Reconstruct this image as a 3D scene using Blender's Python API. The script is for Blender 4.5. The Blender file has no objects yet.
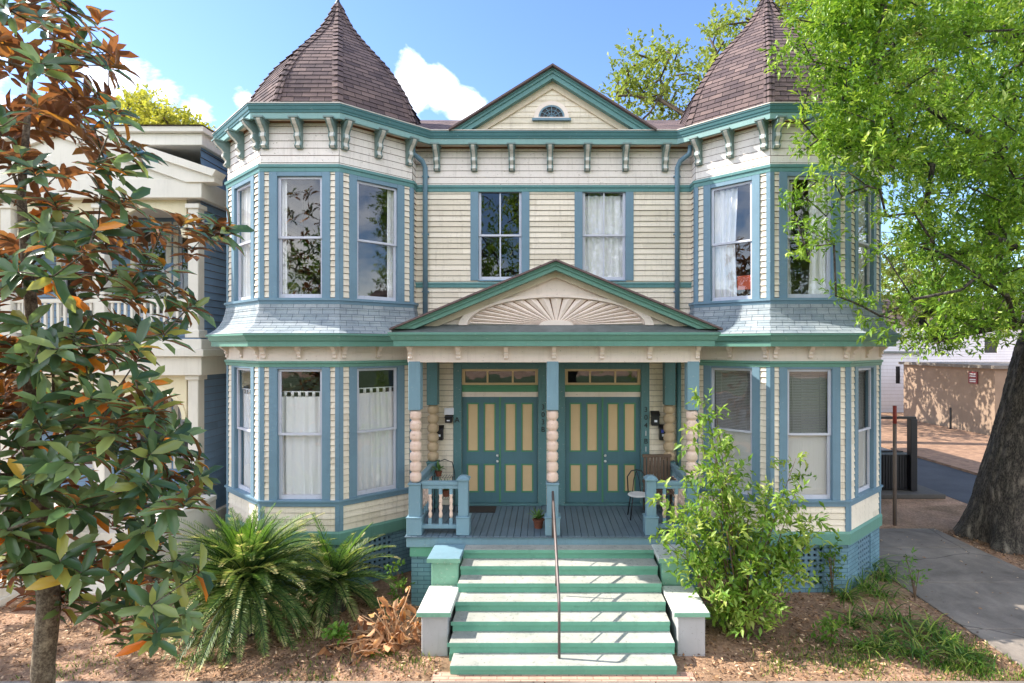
import bpy, math, random
import numpy as np
from mathutils import Vector, Matrix
R = math.radians
random.seed(7); rng = np.random.default_rng(7)
sc = bpy.context.scene
COL = sc.collection
CX = 0.18          # house axis
EYE = 4.55

# ------------------------------------------------------------------ materials
def lin(c):
    return tuple(((x/255)/12.92 if x/255 <= .04045 else ((x/255+.055)/1.055)**2.4) for x in c)+(1,)
class NT:
    def __init__(s, m):
        s.t = m.node_tree; s.n = s.t.nodes; s.l = s.t.links
        s.b = s.n.get('Principled BSDF'); s.out = s.n.get('Material Output')
    def new(s, ty, **k):
        x = s.n.new(ty)
        for a, v in k.items():
            if a in x.inputs: x.inputs[a].default_value = v
            else: setattr(x, a, v)
        return x
    def link(s, a, b): s.l.new(a, b)
def newmat(name):
    m = bpy.data.materials.new(name); m.use_nodes = True
    return m, NT(m)
def mixc(t, fac, a, b, blend='MIX'):
    x = t.n.new('ShaderNodeMix'); x.data_type = 'RGBA'; x.blend_type = blend
    for sock, v in ((x.inputs[0], fac), (x.inputs[6], a), (x.inputs[7], b)):
        if hasattr(v, 'is_linked'): t.link(v, sock)
        else: sock.default_value = v
    return x.outputs[2]
def ramp(t, src, stops):
    r = t.n.new('ShaderNodeValToRGB'); e = r.color_ramp.elements
    while len(e) < len(stops): e.new(.5)
    for i, (p, c) in enumerate(stops):
        e[i].position = p; e[i].color = c if len(c) == 4 else tuple(c)+(1,)
    t.link(src, r.inputs[0]); return r.outputs[0]
def noise(t, vec, scale, detail=4, rough=.6, dist=0):
    x = t.n.new('ShaderNodeTexNoise'); x.inputs['Scale'].default_value = scale
    x.inputs['Detail'].default_value = detail; x.inputs['Roughness'].default_value = rough
    x.inputs['Distortion'].default_value = dist
    if vec is not None: t.link(vec, x.inputs['Vector'])
    return x.outputs[0]
def mapping(t, vec, scale=(1,1,1), loc=(0,0,0), rot=(0,0,0)):
    x = t.n.new('ShaderNodeMapping'); x.inputs['Scale'].default_value = scale
    x.inputs['Location'].default_value = loc; x.inputs['Rotation'].default_value = rot
    t.link(vec, x.inputs['Vector']); return x.outputs[0]
def bump(t, h, strength=.3, dist=.01, prev=None):
    x = t.n.new('ShaderNodeBump'); x.inputs['Strength'].default_value = strength
    x.inputs['Distance'].default_value = dist; t.link(h, x.inputs['Height'])
    if prev is not None: t.link(prev, x.inputs['Normal'])
    return x.outputs[0]
def tc(t, which='Object'): return t.n.new('ShaderNodeTexCoord').outputs[which]
def geo(t): return t.n.new('ShaderNodeNewGeometry')

def paint(name, rgb, rough=.5, var=.10, dirt=.25, dirtc=(96,88,74), chip=0, chipc=(205,200,190), bs=.15, scale=1.0, streak=True, boards=0):
    """weathered painted wood: slow tint drift, vertical streaks of grime, small chips"""
    m, t = newmat(name); o = tc(t); base = lin(rgb)
    n1 = noise(t, o, 1.3*scale, 5, .65)
    lo = tuple(c*(1-var) for c in base[:3])+(1,); hi = tuple(min(.95, c*(1+var)) for c in base[:3])+(1,)
    c = ramp(t, n1, [(.3, lo), (.7, hi)])
    if boards:      # every board its own slightly different coat
        sx = t.n.new('ShaderNodeSeparateXYZ'); t.link(o, sx.inputs[0])
        def mth(op, a, b=None, c_=None):
            x = t.n.new('ShaderNodeMath'); x.operation = op
            for k, q in enumerate((a, b, c_)):
                if q is None: continue
                if hasattr(q, 'is_linked'): t.link(q, x.inputs[k])
                else: x.inputs[k].default_value = q
            return x.outputs[0]
        row = mth('FLOOR', mth('DIVIDE', sx.outputs[2], boards)); run = mth('FLOOR', mth('ADD', mth('DIVIDE', mth('ADD', sx.outputs[0], sx.outputs[1]), 2.3), mth('MULTIPLY', row, .37)))
        cb = t.n.new('ShaderNodeCombineXYZ'); t.link(row, cb.inputs[0]); t.link(run, cb.inputs[1]); wn = t.n.new('ShaderNodeTexWhiteNoise'); t.link(cb.outputs[0], wn.inputs['Vector'])
        c = mixc(t, 1, c, ramp(t, wn.outputs['Value'], [(0, (.87,.86,.83)), (.5, (1,1,1)), (1, (1.05,1.05,1.05))]), 'MULTIPLY')
    sv = mapping(t, o, (9, 9, .9) if streak else (5, 5, 5))
    n2 = noise(t, sv, 1.6*scale, 6, .7)
    f = ramp(t, n2, [(.52, (0,0,0)), (.78, (dirt,)*3)])
    c = mixc(t, f, c, lin(dirtc))
    if chip:
        n3 = noise(t, mapping(t, o, (1, 1, 2.4)), 16*scale, 5, .7)
        g = ramp(t, n3, [(.66-chip*.1, (0,0,0)), (.69-chip*.1, (.8,.8,.8))])
        c = mixc(t, g, c, lin(chipc))
    t.link(c, t.b.inputs['Base Color'])
    t.b.inputs['Roughness'].default_value = rough
    t.b.inputs['Specular IOR Level'].default_value = .35
    n4 = noise(t, mapping(t, o, (1, 1, 4)), 22, 4, .6)
    t.link(bump(t, n4, bs, .006), t.b.inputs['Normal'])
    return m
def plain(name, rgb, rough=.5, metal=0, var=.08, bs=.1, sc_=8):
    m, t = newmat(name); o = tc(t); base = lin(rgb)
    n = noise(t, o, sc_, 4, .6)
    c = ramp(t, n, [(.3, tuple(x*(1-var) for x in base[:3])), (.7, tuple(min(.95, x*(1+var)) for x in base[:3]))])
    t.link(c, t.b.inputs['Base Color']); t.b.inputs['Roughness'].default_value = rough
    t.b.inputs['Metallic'].default_value = metal
    t.link(bump(t, n, bs, .01), t.b.inputs['Normal'])
    return m
def shingle(name, c1, c2, mort, bw, rh, rough=.9, bs=.8):
    m, t = newmat(name); uv = tc(t, 'UV')
    b = t.new('ShaderNodeTexBrick', offset=.5, squash=1.0)
    b.inputs['Color1'].default_value = lin(c1); b.inputs['Color2'].default_value = lin(c2)
    b.inputs['Mortar'].default_value = lin(mort); b.inputs['Scale'].default_value = 1
    b.inputs['Mortar Size'].default_value = .006; b.inputs['Bias'].default_value = 0
    b.inputs['Brick Width'].default_value = bw; b.inputs['Row Height'].default_value = rh
    t.link(uv, b.inputs['Vector'])
    o = tc(t)
    n = noise(t, o, 2.2, 5, .7); n5 = noise(t, o, 90, 3, .7)
    c = mixc(t, 1.0, b.outputs[0], ramp(t, n, [(.3, (.74,.74,.76)), (.7, (1.2,1.15,1.1))]), 'MULTIPLY')
    c = mixc(t, .35, c, ramp(t, n5, [(.3, (.5,.5,.5)), (.7, (1.5,1.5,1.5))]), 'MULTIPLY')
    t.link(c, t.b.inputs['Base Color']); t.b.inputs['Roughness'].default_value = rough
    t.b.inputs['Specular IOR Level'].default_value = .25
    bn = bump(t, b.outputs['Fac'], bs, -.01); t.link(bump(t, n5, .4, .006, bn), t.b.inputs['Normal'])
    return m
def leafmat(name, stops, back=None, trans=.35, rough=.45, spec=.4):
    m, t = newmat(name)
    a = t.new('ShaderNodeAttribute', attribute_name='v')
    c = ramp(t, a.outputs['Fac'], [(p, lin(x)) for p, x in stops])
    if back is not None:
        bc = ramp(t, a.outputs['Fac'], [(p, lin(x)) for p, x in back])
        c = mixc(t, geo(t).outputs['Backfacing'], c, bc)
    t.link(c, t.b.inputs['Base Color']); t.b.inputs['Roughness'].default_value = rough
    t.b.inputs['Specular IOR Level'].default_value = spec
    tr = t.new('ShaderNodeBsdfTranslucent'); t.link(mixc(t, 1, c, (1.4,1.35,.85,1), 'MULTIPLY'), tr.inputs[0])
    mx = t.new('ShaderNodeMixShader'); mx.inputs[0].default_value = trans
    t.link(t.b.outputs[0], mx.inputs[1]); t.link(tr.outputs[0], mx.inputs[2]); t.link(mx.outputs[0], t.out.inputs[0])
    return m
def barkmat(name, c1, c2, sc_=6, bs=1.0, dist=.05, stretch=.22):
    m, t = newmat(name); o = tc(t)
    v = mapping(t, o, (1, 1, stretch)); vv = mixc(t, .10, v, noise_col(t, o, 3))
    x = t.n.new('ShaderNodeTexNoise'); x.noise_type = 'RIDGED_MULTIFRACTAL'; x.inputs['Scale'].default_value = sc_; x.inputs['Detail'].default_value = 5
    x.inputs['Roughness'].default_value = .6; t.link(vv, x.inputs['Vector']); n2 = noise(t, o, 1.2, 3); n3 = noise(t, v, sc_*5, 6, .7)
    h = t.new('ShaderNodeMath', operation='MULTIPLY_ADD'); t.link(x.outputs[0], h.inputs[0]); h.inputs[1].default_value = .6; t.link(n3, h.inputs[2])
    c = ramp(t, h.outputs[0], [(.45, lin(c1)), (1.0, lin(c2))])
    c = mixc(t, 1, c, ramp(t, n2, [(.3, (.75,.78,.75)), (.7, (1.2,1.15,1.1))]), 'MULTIPLY')
    t.link(c, t.b.inputs['Base Color']); t.b.inputs['Roughness'].default_value = .9
    t.link(bump(t, h.outputs[0], bs, dist), t.b.inputs['Normal'])
    return m
def noise_col(t, v, s):
    x = t.n.new('ShaderNodeTexNoise'); x.inputs['Scale'].default_value = s*.7; t.link(v, x.inputs['Vector']); return x.outputs[1]
def brickmat(name, c1, c2, mort, scale=1, bw=.22, rh=.075, ax='XZ', bs=.6):
    m, t = newmat(name); o = tc(t)
    s = t.n.new('ShaderNodeSeparateXYZ'); t.link(o, s.inputs[0]); cb = t.n.new('ShaderNodeCombineXYZ')
    ad = t.new('ShaderNodeMath', operation='ADD'); t.link(s.outputs[0], ad.inputs[0])
    if ax == 'XZ':
        t.link(s.outputs[1], ad.inputs[1]); t.link(ad.outputs[0], cb.inputs[0]); t.link(s.outputs[2], cb.inputs[1])
    else:
        t.link(s.outputs[0], cb.inputs[0]); t.link(s.outputs[1], cb.inputs[1])
    b = t.new('ShaderNodeTexBrick', offset=.5); b.inputs['Color1'].default_value = lin(c1); b.inputs['Color2'].default_value = lin(c2)
    b.inputs['Mortar'].default_value = lin(mort); b.inputs['Scale'].default_value = scale; b.inputs['Mortar Size'].default_value = .007
    b.inputs['Brick Width'].default_value = bw; b.inputs['Row Height'].default_value = rh
    t.link(cb.outputs[0], b.inputs['Vector'])
    n = noise(t, o, 2.5, 5, .7)
    c = mixc(t, 1, b.outputs[0], ramp(t, n, [(.3, (.75,.75,.75)), (.7, (1.18,1.18,1.18))]), 'MULTIPLY')
    t.link(c, t.b.inputs['Base Color']); t.b.inputs['Roughness'].default_value = .75
    t.link(bump(t, b.outputs['Fac'], bs, -.008), t.b.inputs['Normal'])
    return m
M = {}
M['cream'] = paint('cream_siding', (238,226,207), .55, .06, .42, (140,122,98), .12, (176,160,136), boards=.114)
M['frieze'] = paint('frieze_white', (238,228,220), .5, .05, .32, (140,128,108), .35, (150,135,112))
M['pinkwhite'] = paint('warm_white', (242,226,214), .5, .05, .22, (150,128,108), .15, (170,150,130))
M['blue'] = paint('blue_trim', (112,142,160), .45, .08, .2, (70,86,92), .12, (170,180,182))
M['ltblue'] = paint('light_blue_post', (124,156,170), .45, .07, .2, (80,96,100), .12, (180,186,186))
M['lapedge'] = plain('lap_shadow_and_dirt', (112,88,66), .9, 0, .3)  # brown that deepens the lap shadow lines, along with dirt in the joints
M['crown'] = paint('crown_mould_shaded', (74,118,122), .45, .08, .25, (50,74,76), .15, (150,166,164))  # darker than the fascia below: shade on the same paint put into colour
M['green'] = paint('green_trim', (106,152,138), .45, .08, .22, (56,84,78), .2, (160,176,166))
M['teal_lit'] = paint('fascia_teal_lit', (128,164,160), .45, .08, .25, (84,104,100), .2, (190,196,190))  # lighter copy of the moulding's paint, its brighter light put into the colour
M['teal'] = paint('teal_trim', (100,146,146), .45, .08, .25, (62,84,84), .2, (180,190,184))
M['door'] = paint('door_teal', (84,120,130), .4, .07, .15, (40,60,64), .0)
M['doorpanel'] = paint('door_panel', (218,188,146), .5, .05, .12, (150,120,84))
M['doorgreen'] = paint('door_moulding', (84,140,106), .45, .06, .15, (50,84,64))
M['casing'] = paint('door_casing_green', (90,128,132), .45, .07, .2, (44,70,66), .1)
M['sash'] = paint('sash_white', (206,208,220), .45, .05, .2, (130,130,134), .1, (140,136,130))
M['skirt'] = shingle('blue_shingle', (146,160,168), (164,174,180), (112,124,134), .21, .135, .75, .7)
M['roof'] = shingle('asphalt_shingle', (120,104,102), (88,77,80), (46,41,44), .30, .1325, .95, .8)
M['flat_roof'] = plain('porch_metal', (112,118,118), .55, .2, .2, .2, 5)
M['flash'] = plain('flashing', (206,200,190), .45, 0, .08, .1)
M['bead'] = paint('bead_post', (232,204,186), .5, .06, .3, (150,118,96), .25, (130,100,80))
M['beaddark'] = paint('bead_post_tan', (196,172,140), .55, .06, .3, (120,98,74), .2, (110,88,66))
M['bluebrick'] = brickmat('blue_brick', (104,142,158), (116,152,166), (80,112,130))
M['riser'] = paint('riser_green', (106,164,142), .55, .08, .35, (64,104,92), .2, (150,170,158), streak=False)
M['tread'] = paint('tread_grey', (172,172,164), .65, .18, .75, (104,116,108), .6, (120,124,118), streak=False)
M['pier'] = paint('pier_pale', (176,176,178), .6, .08, .35, (110,112,108), .2, (120,110,100))
M['piertop'] = paint('pier_green', (128,176,152), .6, .1, .4, (90,110,96), .4, (190,194,180), streak=False)
M['piercap'] = paint('pier_cap_white', (214,216,208), .65, .06, .3, (120,120,108), .55, (120,122,110), streak=False)
M['deck'] = paint('deck_grey', (96,114,126), .5, .12, .3, (66,76,82), .2, (130,140,146), streak=False)
M['soffit'] = paint('soffit', (222,206,182), .6, .05, .25, (170,120,80))
M['bracketg'] = paint('bracket_grey', (118,140,138), .5, .1, .3, (70,80,78), .2, (190,190,180))
M['bracketw'] = paint('bracket_white', (216,212,204), .5, .06, .4, (120,112,100), .5, (120,130,125))
M['brown'] = paint('rust_wood', (120,84,58), .6, .15, .3, (60,40,28))
M['inner'] = plain('interior_plaster', (96,88,80), .9, 0, .1)
M['innerf'] = plain('interior_floor', (70,50,36), .7, 0, .1)
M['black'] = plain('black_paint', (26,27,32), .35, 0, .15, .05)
M['rusty'] = plain('rusty_metal', (92,66,60), .6, .4, .3, .3, 20)
M['white'] = plain('white_paint', (220,220,220), .5, 0, .04, .05)
M['paper'] = plain('paper', (225,228,238), .7, 0, .03, .02)
M['housewhite'] = paint('neighbour_white', (226,220,208), .5, .05, .2, (150,140,120), .1)
M['housecream'] = paint('neighbour_cream', (230,218,186), .5, .06, .2, (160,140,100))
M['nbblue'] = paint('neighbour_blue', (120,148,178), .5, .08, .2, (60,78,104), boards=.16)
M['orangebox'] = plain('orange_card', (196,84,48), .6, 0, .08)
M['terracotta'] = plain('terracotta', (120,70,50), .8, 0, .15)
M['woodchair'] = paint('weathered_wood', (112,92,78), .7, .15, .4, (60,48,40))
def glassmat():
    m, t = newmat('window_glass'); t.n.remove(t.b)
    g = t.new('ShaderNodeBsdfGlossy'); g.inputs['Roughness'].default_value = .0; g.inputs[0].default_value = (.95,.97,1,1)
    tr = t.new('ShaderNodeBsdfTransparent'); tr.inputs[0].default_value = (.98,.99,.985,1)
    fr = t.new('ShaderNodeLayerWeight'); fr.inputs[0].default_value = .5
    pw = t.new('ShaderNodeMath', operation='POWER'); pw.inputs[1].default_value = 4; t.link(fr.outputs['Facing'], pw.inputs[0])
    ma = t.new('ShaderNodeMath', operation='MULTIPLY_ADD', use_clamp=True); ma.inputs[1].default_value = .8; ma.inputs[2].default_value = .085
    t.link(pw.outputs[0], ma.inputs[0])
    n = noise(t, tc(t), 1.7, 2, .5); bm = bump(t, n, .12, .02); t.link(bm, g.inputs['Normal'])
    mx = t.new('ShaderNodeMixShader'); t.link(ma.outputs[0], mx.inputs[0]); t.link(tr.outputs[0], mx.inputs[1]); t.link(g.outputs[0], mx.inputs[2])
    t.link(mx.outputs[0], t.out.inputs[0]); return m
M['glass'] = glassmat()
def clothmat(name, rgb, tr_=.4):
    m, t = newmat(name); t.b.inputs['Base Color'].default_value = lin(rgb); t.b.inputs['Roughness'].default_value = .9
    tr = t.new('ShaderNodeBsdfTranslucent'); tr.inputs[0].default_value = lin(rgb)
    n = noise(t, mapping(t, tc(t), (14, 14, .8)), 2, 4); t.link(bump(t, n, .5, .02), t.b.inputs['Normal'])
    mx = t.new('ShaderNodeMixShader'); mx.inputs[0].default_value = tr_
    t.link(t.b.outputs[0], mx.inputs[1]); t.link(tr.outputs[0], mx.inputs[2]); t.link(mx.outputs[0], t.out.inputs[0]); return m
M['curtain'] = clothmat('white_curtain', (244,243,244), .08)
M['blind'] = clothmat('grey_blind', (158,156,154), .1)
M['shade'] = clothmat('shade_board', (218,214,208), .1)

# ------------------------------------------------------------------ mesh building
class Fr:
    """a vertical wall plane: u runs left to right, o sticks out of the wall"""
    def __init__(s, p0, p1, ext=0):
        s.p = Vector((p0[0], p0[1], 0)); d = Vector((p1[0]-p0[0], p1[1]-p0[1], 0)); s.L = d.length
        s.u = d/s.L; s.n = Vector((s.u.y, -s.u.x, 0)); s.ang = math.atan2(s.u.y, s.u.x)
    def P(s, u, z, o=0):
        v = s.p+s.u*u+s.n*o; return (v.x, v.y, z)
class MB:
    def __init__(s): s.v = []; s.f = []; s.uv = []; s.second = set()
    def face(s, pts, uv=None):
        i = len(s.v); s.v.extend(tuple(p) for p in pts); s.f.append(tuple(range(i, i+len(pts)))); s.uv.append(uv)
    def box8(s, c):      # c: bottom 4 (ccw from above) + top 4
        i = len(s.v); s.v.extend(tuple(p) for p in c)
        for q in ((3,2,1,0),(4,5,6,7),(0,1,5,4),(1,2,6,5),(2,3,7,6),(3,0,4,7)):
            s.f.append(tuple(i+k for k in q)); s.uv.append(None)
    def box(s, fr, u0, u1, z0, z1, o0, o1):
        P = fr.P
        s.box8([P(u0,z0,o1),P(u1,z0,o1),P(u1,z0,o0),P(u0,z0,o0),P(u0,z1,o1),P(u1,z1,o1),P(u1,z1,o0),P(u0,z1,o0)])
    def ab(s, x0, x1, y0, y1, z0, z1):
        s.box8([(x0,y0,z0),(x1,y0,z0),(x1,y1,z0),(x0,y1,z0),(x0,y0,z1),(x1,y0,z1),(x1,y1,z1),(x0,y1,z1)])
    def prism(s, fr, poly, o0, o1):      # poly in (u,z) ccw seen from outside, extruded along o
        n = len(poly)
        s.face([fr.P(u, z, o1) for u, z in poly]); s.face([fr.P(u, z, o0) for u, z in reversed(poly)])
        for i in range(n):
            a, b = poly[i], poly[(i+1) % n]
            s.face([fr.P(a[0],a[1],o0), fr.P(b[0],b[1],o0), fr.P(b[0],b[1],o1), fr.P(a[0],a[1],o1)])
    def hprism(s, poly, z0, z1):         # poly in (x,y)
        n = len(poly)
        s.face([(x,y,z1) for x,y in poly]); s.face([(x,y,z0) for x,y in reversed(poly)])
        for i in range(n):
            a, b = poly[i], poly[(i+1) % n]; s.face([(a[0],a[1],z0),(b[0],b[1],z0),(b[0],b[1],z1),(a[0],a[1],z1)])
    def lathe(s, c, prof, n=14, axis=None):
        base = len(s.v)
        for r, z in prof:
            for k in range(n):
                a = 2*math.pi*k/n; s.v.append((c[0]+r*math.cos(a), c[1]+r*math.sin(a), c[2]+z))
        for j in range(len(prof)-1):
            for k in range(n):
                k2 = (k+1) % n; s.f.append((base+j*n+k, base+j*n+k2, base+(j+1)*n+k2, base+(j+1)*n+k)); s.uv.append(None)
        s.f.append(tuple(base+k for k in reversed(range(n)))); s.uv.append(None)
        s.f.append(tuple(base+(len(prof)-1)*n+k for k in range(n))); s.uv.append(None)
    def tube(s, path, rad, n=8, cap=True):
        path = [Vector(p) for p in path]; m = len(path)
        if not hasattr(rad, '__len__'): rad = [rad]*m
        base = len(s.v); prev = None
        for i in range(m):
            d = (path[min(i+1, m-1)]-path[max(i-1, 0)])
            d = d.normalized() if d.length > 1e-9 else Vector((0,0,1))
            if prev is None:
                a = d.orthogonal().normalized()
            else:
                a = (prev-d*prev.dot(d)); a = a.normalized() if a.length > 1e-6 else d.orthogonal().normalized()
            prev = a; b = d.cross(a)
            for k in range(n):
                t = 2*math.pi*k/n; s.v.append(tuple(path[i]+(a*math.cos(t)+b*math.sin(t))*rad[i]))
        for i in range(m-1):
            for k in range(n):
                k2 = (k+1) % n; s.f.append((base+i*n+k, base+i*n+k2, base+(i+1)*n+k2, base+(i+1)*n+k)); s.uv.append(None)
        if cap:
            s.f.append(tuple(base+k for k in reversed(range(n)))); s.uv.append(None)
            s.f.append(tuple(base+(m-1)*n+k for k in range(n))); s.uv.append(None)
    def sweep(s, poly, prof, closed=False):
        """profile points (o, z) pushed along an xy polyline whose outside is to its right"""
        rows = [offs(poly, o) for o, z in prof]
        cu = [0]
        for i in range(len(poly)-1): cu.append(cu[-1]+(Vector(poly[i+1])-Vector(poly[i])).length)
        cv = [0]
        for j in range(len(prof)-1): cv.append(cv[-1]+math.dist(prof[j], prof[j+1]))
        m = len(prof); rngj = range(m if closed else m-1)
        for j in rngj:
            j2 = (j+1) % m; z0, z1 = prof[j][1], prof[j2][1]
            for i in range(len(poly)-1):
                a, b, c, d = rows[j][i], rows[j][i+1], rows[j2][i+1], rows[j2][i]
                v0, v1 = cv[j], cv[j2] if j2 else cv[j]+.1
                s.face([(a[0],a[1],z0),(b[0],b[1],z0),(c[0],c[1],z1),(d[0],d[1],z1)],
                       [(cu[i],v0),(cu[i+1],v0),(cu[i+1],v1),(cu[i],v1)])
        if closed:
            for i in (0, len(poly)-1):
                s.face([(rows[j][i][0], rows[j][i][1], prof[j][1]) for j in range(m)])
    def build(s, name, mat, parent=None, smooth=False, bevel=0, merge=False):
        me = bpy.data.meshes.new(name)
        off = Vector((0,0,0))
        if parent is not None:
            r = parent
            while r.parent: r = r.parent
            off = r.location
        me.from_pydata([(x-off.x, y-off.y, z-off.z) for x, y, z in s.v], [], s.f)
        if any(u is not None for u in s.uv):
            l = me.uv_layers.new(name='UVMap'); k = 0; data = []
            for f, u in zip(s.f, s.uv):
                if u is None: data.extend([0, 0]*len(f))
                else:
                    for q in u: data.extend(q)
            l.data.foreach_set('uv', data)
        me.materials.append(mat)
        if s.second:
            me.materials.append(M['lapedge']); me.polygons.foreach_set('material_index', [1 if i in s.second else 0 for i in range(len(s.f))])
        if smooth: me.polygons.foreach_set('use_smooth', [True]*len(me.polygons))
        me.update()
        o = bpy.data.objects.new(name, me); COL.objects.link(o)
        if parent is not None: o.parent = parent
        if bevel:
            bv = o.modifiers.new('edge', 'BEVEL'); bv.width = bevel; bv.segments = 1; bv.limit_method = 'ANGLE'; bv.angle_limit = R(40)
        return o
def offs(poly, o):
    """mitred offset of an open polyline to its right (outside)"""
    out = []; n = len(poly)
    for i in range(n):
        p = Vector(poly[i])
        ds = []
        if i > 0: ds.append((Vector(poly[i])-Vector(poly[i-1])).normalized())
        if i < n-1: ds.append((Vector(poly[i+1])-Vector(poly[i])).normalized())
        ns = [Vector((d.y, -d.x)) for d in ds]
        if len(ns) == 1: out.append(p+ns[0]*o)
        else:
            b = (ns[0]+ns[1]).normalized(); out.append(p+b*(o/max(.3, b.dot(ns[0]))))
    return [(q.x, q.y) for q in out]
def tag(o, label=None, cat=None, group=None, kind=None):
    if label: o['label'] = label
    if cat: o['category'] = cat
    if group: o['group'] = group
    if kind: o['kind'] = kind
    return o
def thing(name, label, cat, loc=(0,0,0), group=None):
    o = bpy.data.objects.new(name, None); COL.objects.link(o); o.location = loc; o.empty_display_size = .2
    return tag(o, label, cat, group)
def inst(o, loc, rz=0, parent=None):
    """copy of an object and its children at another place"""
    c = o.copy(); COL.objects.link(c); c.location = loc; c.rotation_euler = (0,0,rz)
    if parent is not None: c.parent = parent
    for ch in o.children:
        d = ch.copy(); COL.objects.link(d); d.parent = c
        for g in ch.children:
            e = g.copy(); COL.objects.link(e); e.parent = d
    return c
def siding(mb, fr, u0, u1, z0, z1, holes=(), pitch=.114, lap=.019, o=0):
    zs = {z0, z1}
    k = math.ceil(z0/pitch)
    while k*pitch < z1: zs.add(round(k*pitch, 5)); k += 1
    for h in holes:
        for z in h[2:]:
            if z0 < z < z1: zs.add(z)
    zs = sorted(zs)
    for a, b in zip(zs, zs[1:]):
        if b-a < 1e-4: continue
        zm = (a+b)/2; kk = math.floor(zm/pitch+1e-6); fa = (a-kk*pitch)/pitch; fb = (b-kk*pitch)/pitch
        j = .003*math.sin(kk*12.9+fr.p.x*7)
        oa = o+.003+(lap+j)*(1-fa); ob = o+.003+(lap+j)*(1-fb)
        iv = [(u0, u1)]
        for h in holes:
            if h[2] < zm < h[3]:
                nv = []
                for p, q in iv:
                    if h[0] > p: nv.append((p, min(q, h[0])))
                    if h[1] < q: nv.append((max(p, h[1]), q))
                iv = [x for x in nv if x[1]-x[0] > 1e-4]
        for p, q in iv:
            mb.face([fr.P(p,a,oa), fr.P(q,a,oa), fr.P(q,b,ob), fr.P(p,b,ob)])
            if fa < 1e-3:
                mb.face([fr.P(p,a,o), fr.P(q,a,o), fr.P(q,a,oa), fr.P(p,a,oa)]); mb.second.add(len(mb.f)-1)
                mb.face([fr.P(p,a-.009,o+.0045), fr.P(q,a-.009,o+.0045), fr.P(q,a-.001,o+.0045), fr.P(p,a-.001,o+.0045)]); mb.second.add(len(mb.f)-1)  # dark strip just below each lap: shadow painted in, plus joint dirt

# ------------------------------------------------------------------ footprint
BP = [(-6.69,15.0),(-6.69,11.2),(-5.44,10.1),(-3.994,10.1),(-2.89,11.1),(-2.89,11.4)]   # left bay, left to right
LB = [(x+CX, y) for x, y in BP]; RB = [(-x+CX, y) for x, y in reversed(BP)]
FAC = LB+RB
PX = .155                                   # porch / gable axis
house = thing('victorian_house', 'cream two-storey duplex with blue and green trim, twin shingled turrets and a pedimented porch', 'house', (CX, 12.0, 0))
frames = [Fr(FAC[i], FAC[i+1]) for i in range(len(FAC)-1)]
# indices: 0 side, 1 outer, 2 front, 3 inner, 4 return, 5 main, 6 return, 7 inner, 8 front, 9 outer, 10 side
UP = (5.46, 7.71); LO = (1.72, 4.14); SW = .415; CW = .15
wins = {}
for i in (1, 2, 3, 7, 8, 9):
    c = frames[i].L/2; wins[i] = [(c-SW, c+SW, UP[0], UP[1], '1'), (c-SW, c+SW, LO[0], LO[1], '1')]
m5 = frames[5]; mx0 = m5.p.x
for cxx in (-.94, 1.234): wins.setdefault(5, []).append((cxx-.45-mx0, cxx+.45-mx0, 5.95, 7.83, '2'))
doors = [(-1.736-mx0, -.146-mx0), (.418-mx0, 2.0-mx0)]
mb = MB(); mf = MB()
for i, fr in enumerate(frames):
    holes = [w[:4] for w in wins.get(i, [])]
    if i == 5: holes += [(a, b, 1.25, 4.09) for a, b in doors]
    siding(mb, fr, 0, fr.L, 1.10 if i != 5 else 1.25, 7.9, holes)
    siding(mf, fr, 0, fr.L, 7.9, 8.72, (), .135, .007, .004)
# body sides and back
for a, b in (((CX+6.69, 15), (CX+6.69, 25)), ((CX+6.69, 25), (CX-6.69, 25)), ((CX-6.69, 25), (CX-6.69, 15))):
    f = Fr(a, b); siding(mb, f, 0, f.L, .5, 8.72)
mb.build('wall', M['cream'], house)
mf.build('frieze', M['frieze'], house)
# floors and inside
mb = MB(); poly = [(x, y) for x, y in offs(FAC, -.12)]; poly = poly[1:-1]
full = [(CX-6.5, 24.9)]+[(x, y) for x, y in poly]+[(CX+6.5, 24.9)]
for z0, z1 in ((1.12, 1.24), (4.42, 4.6), (8.6, 8.7)): mb.hprism(full, z0, z1)
mb.build('interior_floor', M['innerf'], house)
mb = MB(); mb.ab(CX-6.5, CX+6.5, 14.2, 14.3, 1.24, 8.6)
for x in (-2.6, 0, 2.6): mb.ab(CX+x-.05, CX+x+.05, 11.55, 14.2, 1.24, 8.6)
mb.build('interior_wall', M['inner'], house)
# foundation: painted brick with pierced lattice panels
lat = {2: (.45, 1.0), 3: (.45, 1.05), 1: (.5, 1.15), 7: (.45, 1.05), 8: (.45, 1.0), 9: (.5, 1.15)}
for i, fr in enumerate(frames):
    if i == 5: continue
    mb = MB(); ml = MB(); md = MB()
    fr2 = fr; L = fr.L; lz0, lz1 = .12, .84
    if i in lat:
        a, b = lat[i]
        mb.box(fr, 0, a, -.3, .905, -.25, 0.004*i % .003); mb.box(fr, b, L, -.3, .905, -.25, .002)
        mb.box(fr, a, b, -.3, lz0, -.25, .001); mb.box(fr, a, b, lz1, .903, -.25, .001)
        n = max(4, round((b-a)/.105)); dx = (b-a)/n
        for k in range(n+1): ml.box(fr, a+k*dx-.026, a+k*dx+.026, lz0, lz1, -.06, -.012)
        m_ = 7
        for k in range(m_+1): ml.box(fr, a, b, lz0+k*(lz1-lz0)/m_-.026, lz0+k*(lz1-lz0)/m_+.026, -.057, -.015)
        md.box(fr, a, b, lz0, lz1, -.30, -.26)  # black sheet closing the lattice holes, painted in place of shade
    else: mb.box(fr, 0, L, -.3, .905, -.25, .0)
    mb.build('foundation', M['bluebrick'], house)
    if i in lat: ml.build('lattice_panel', M['blue'], house); md.build('crawlspace_dark_sheet', M['black'], house)
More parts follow.
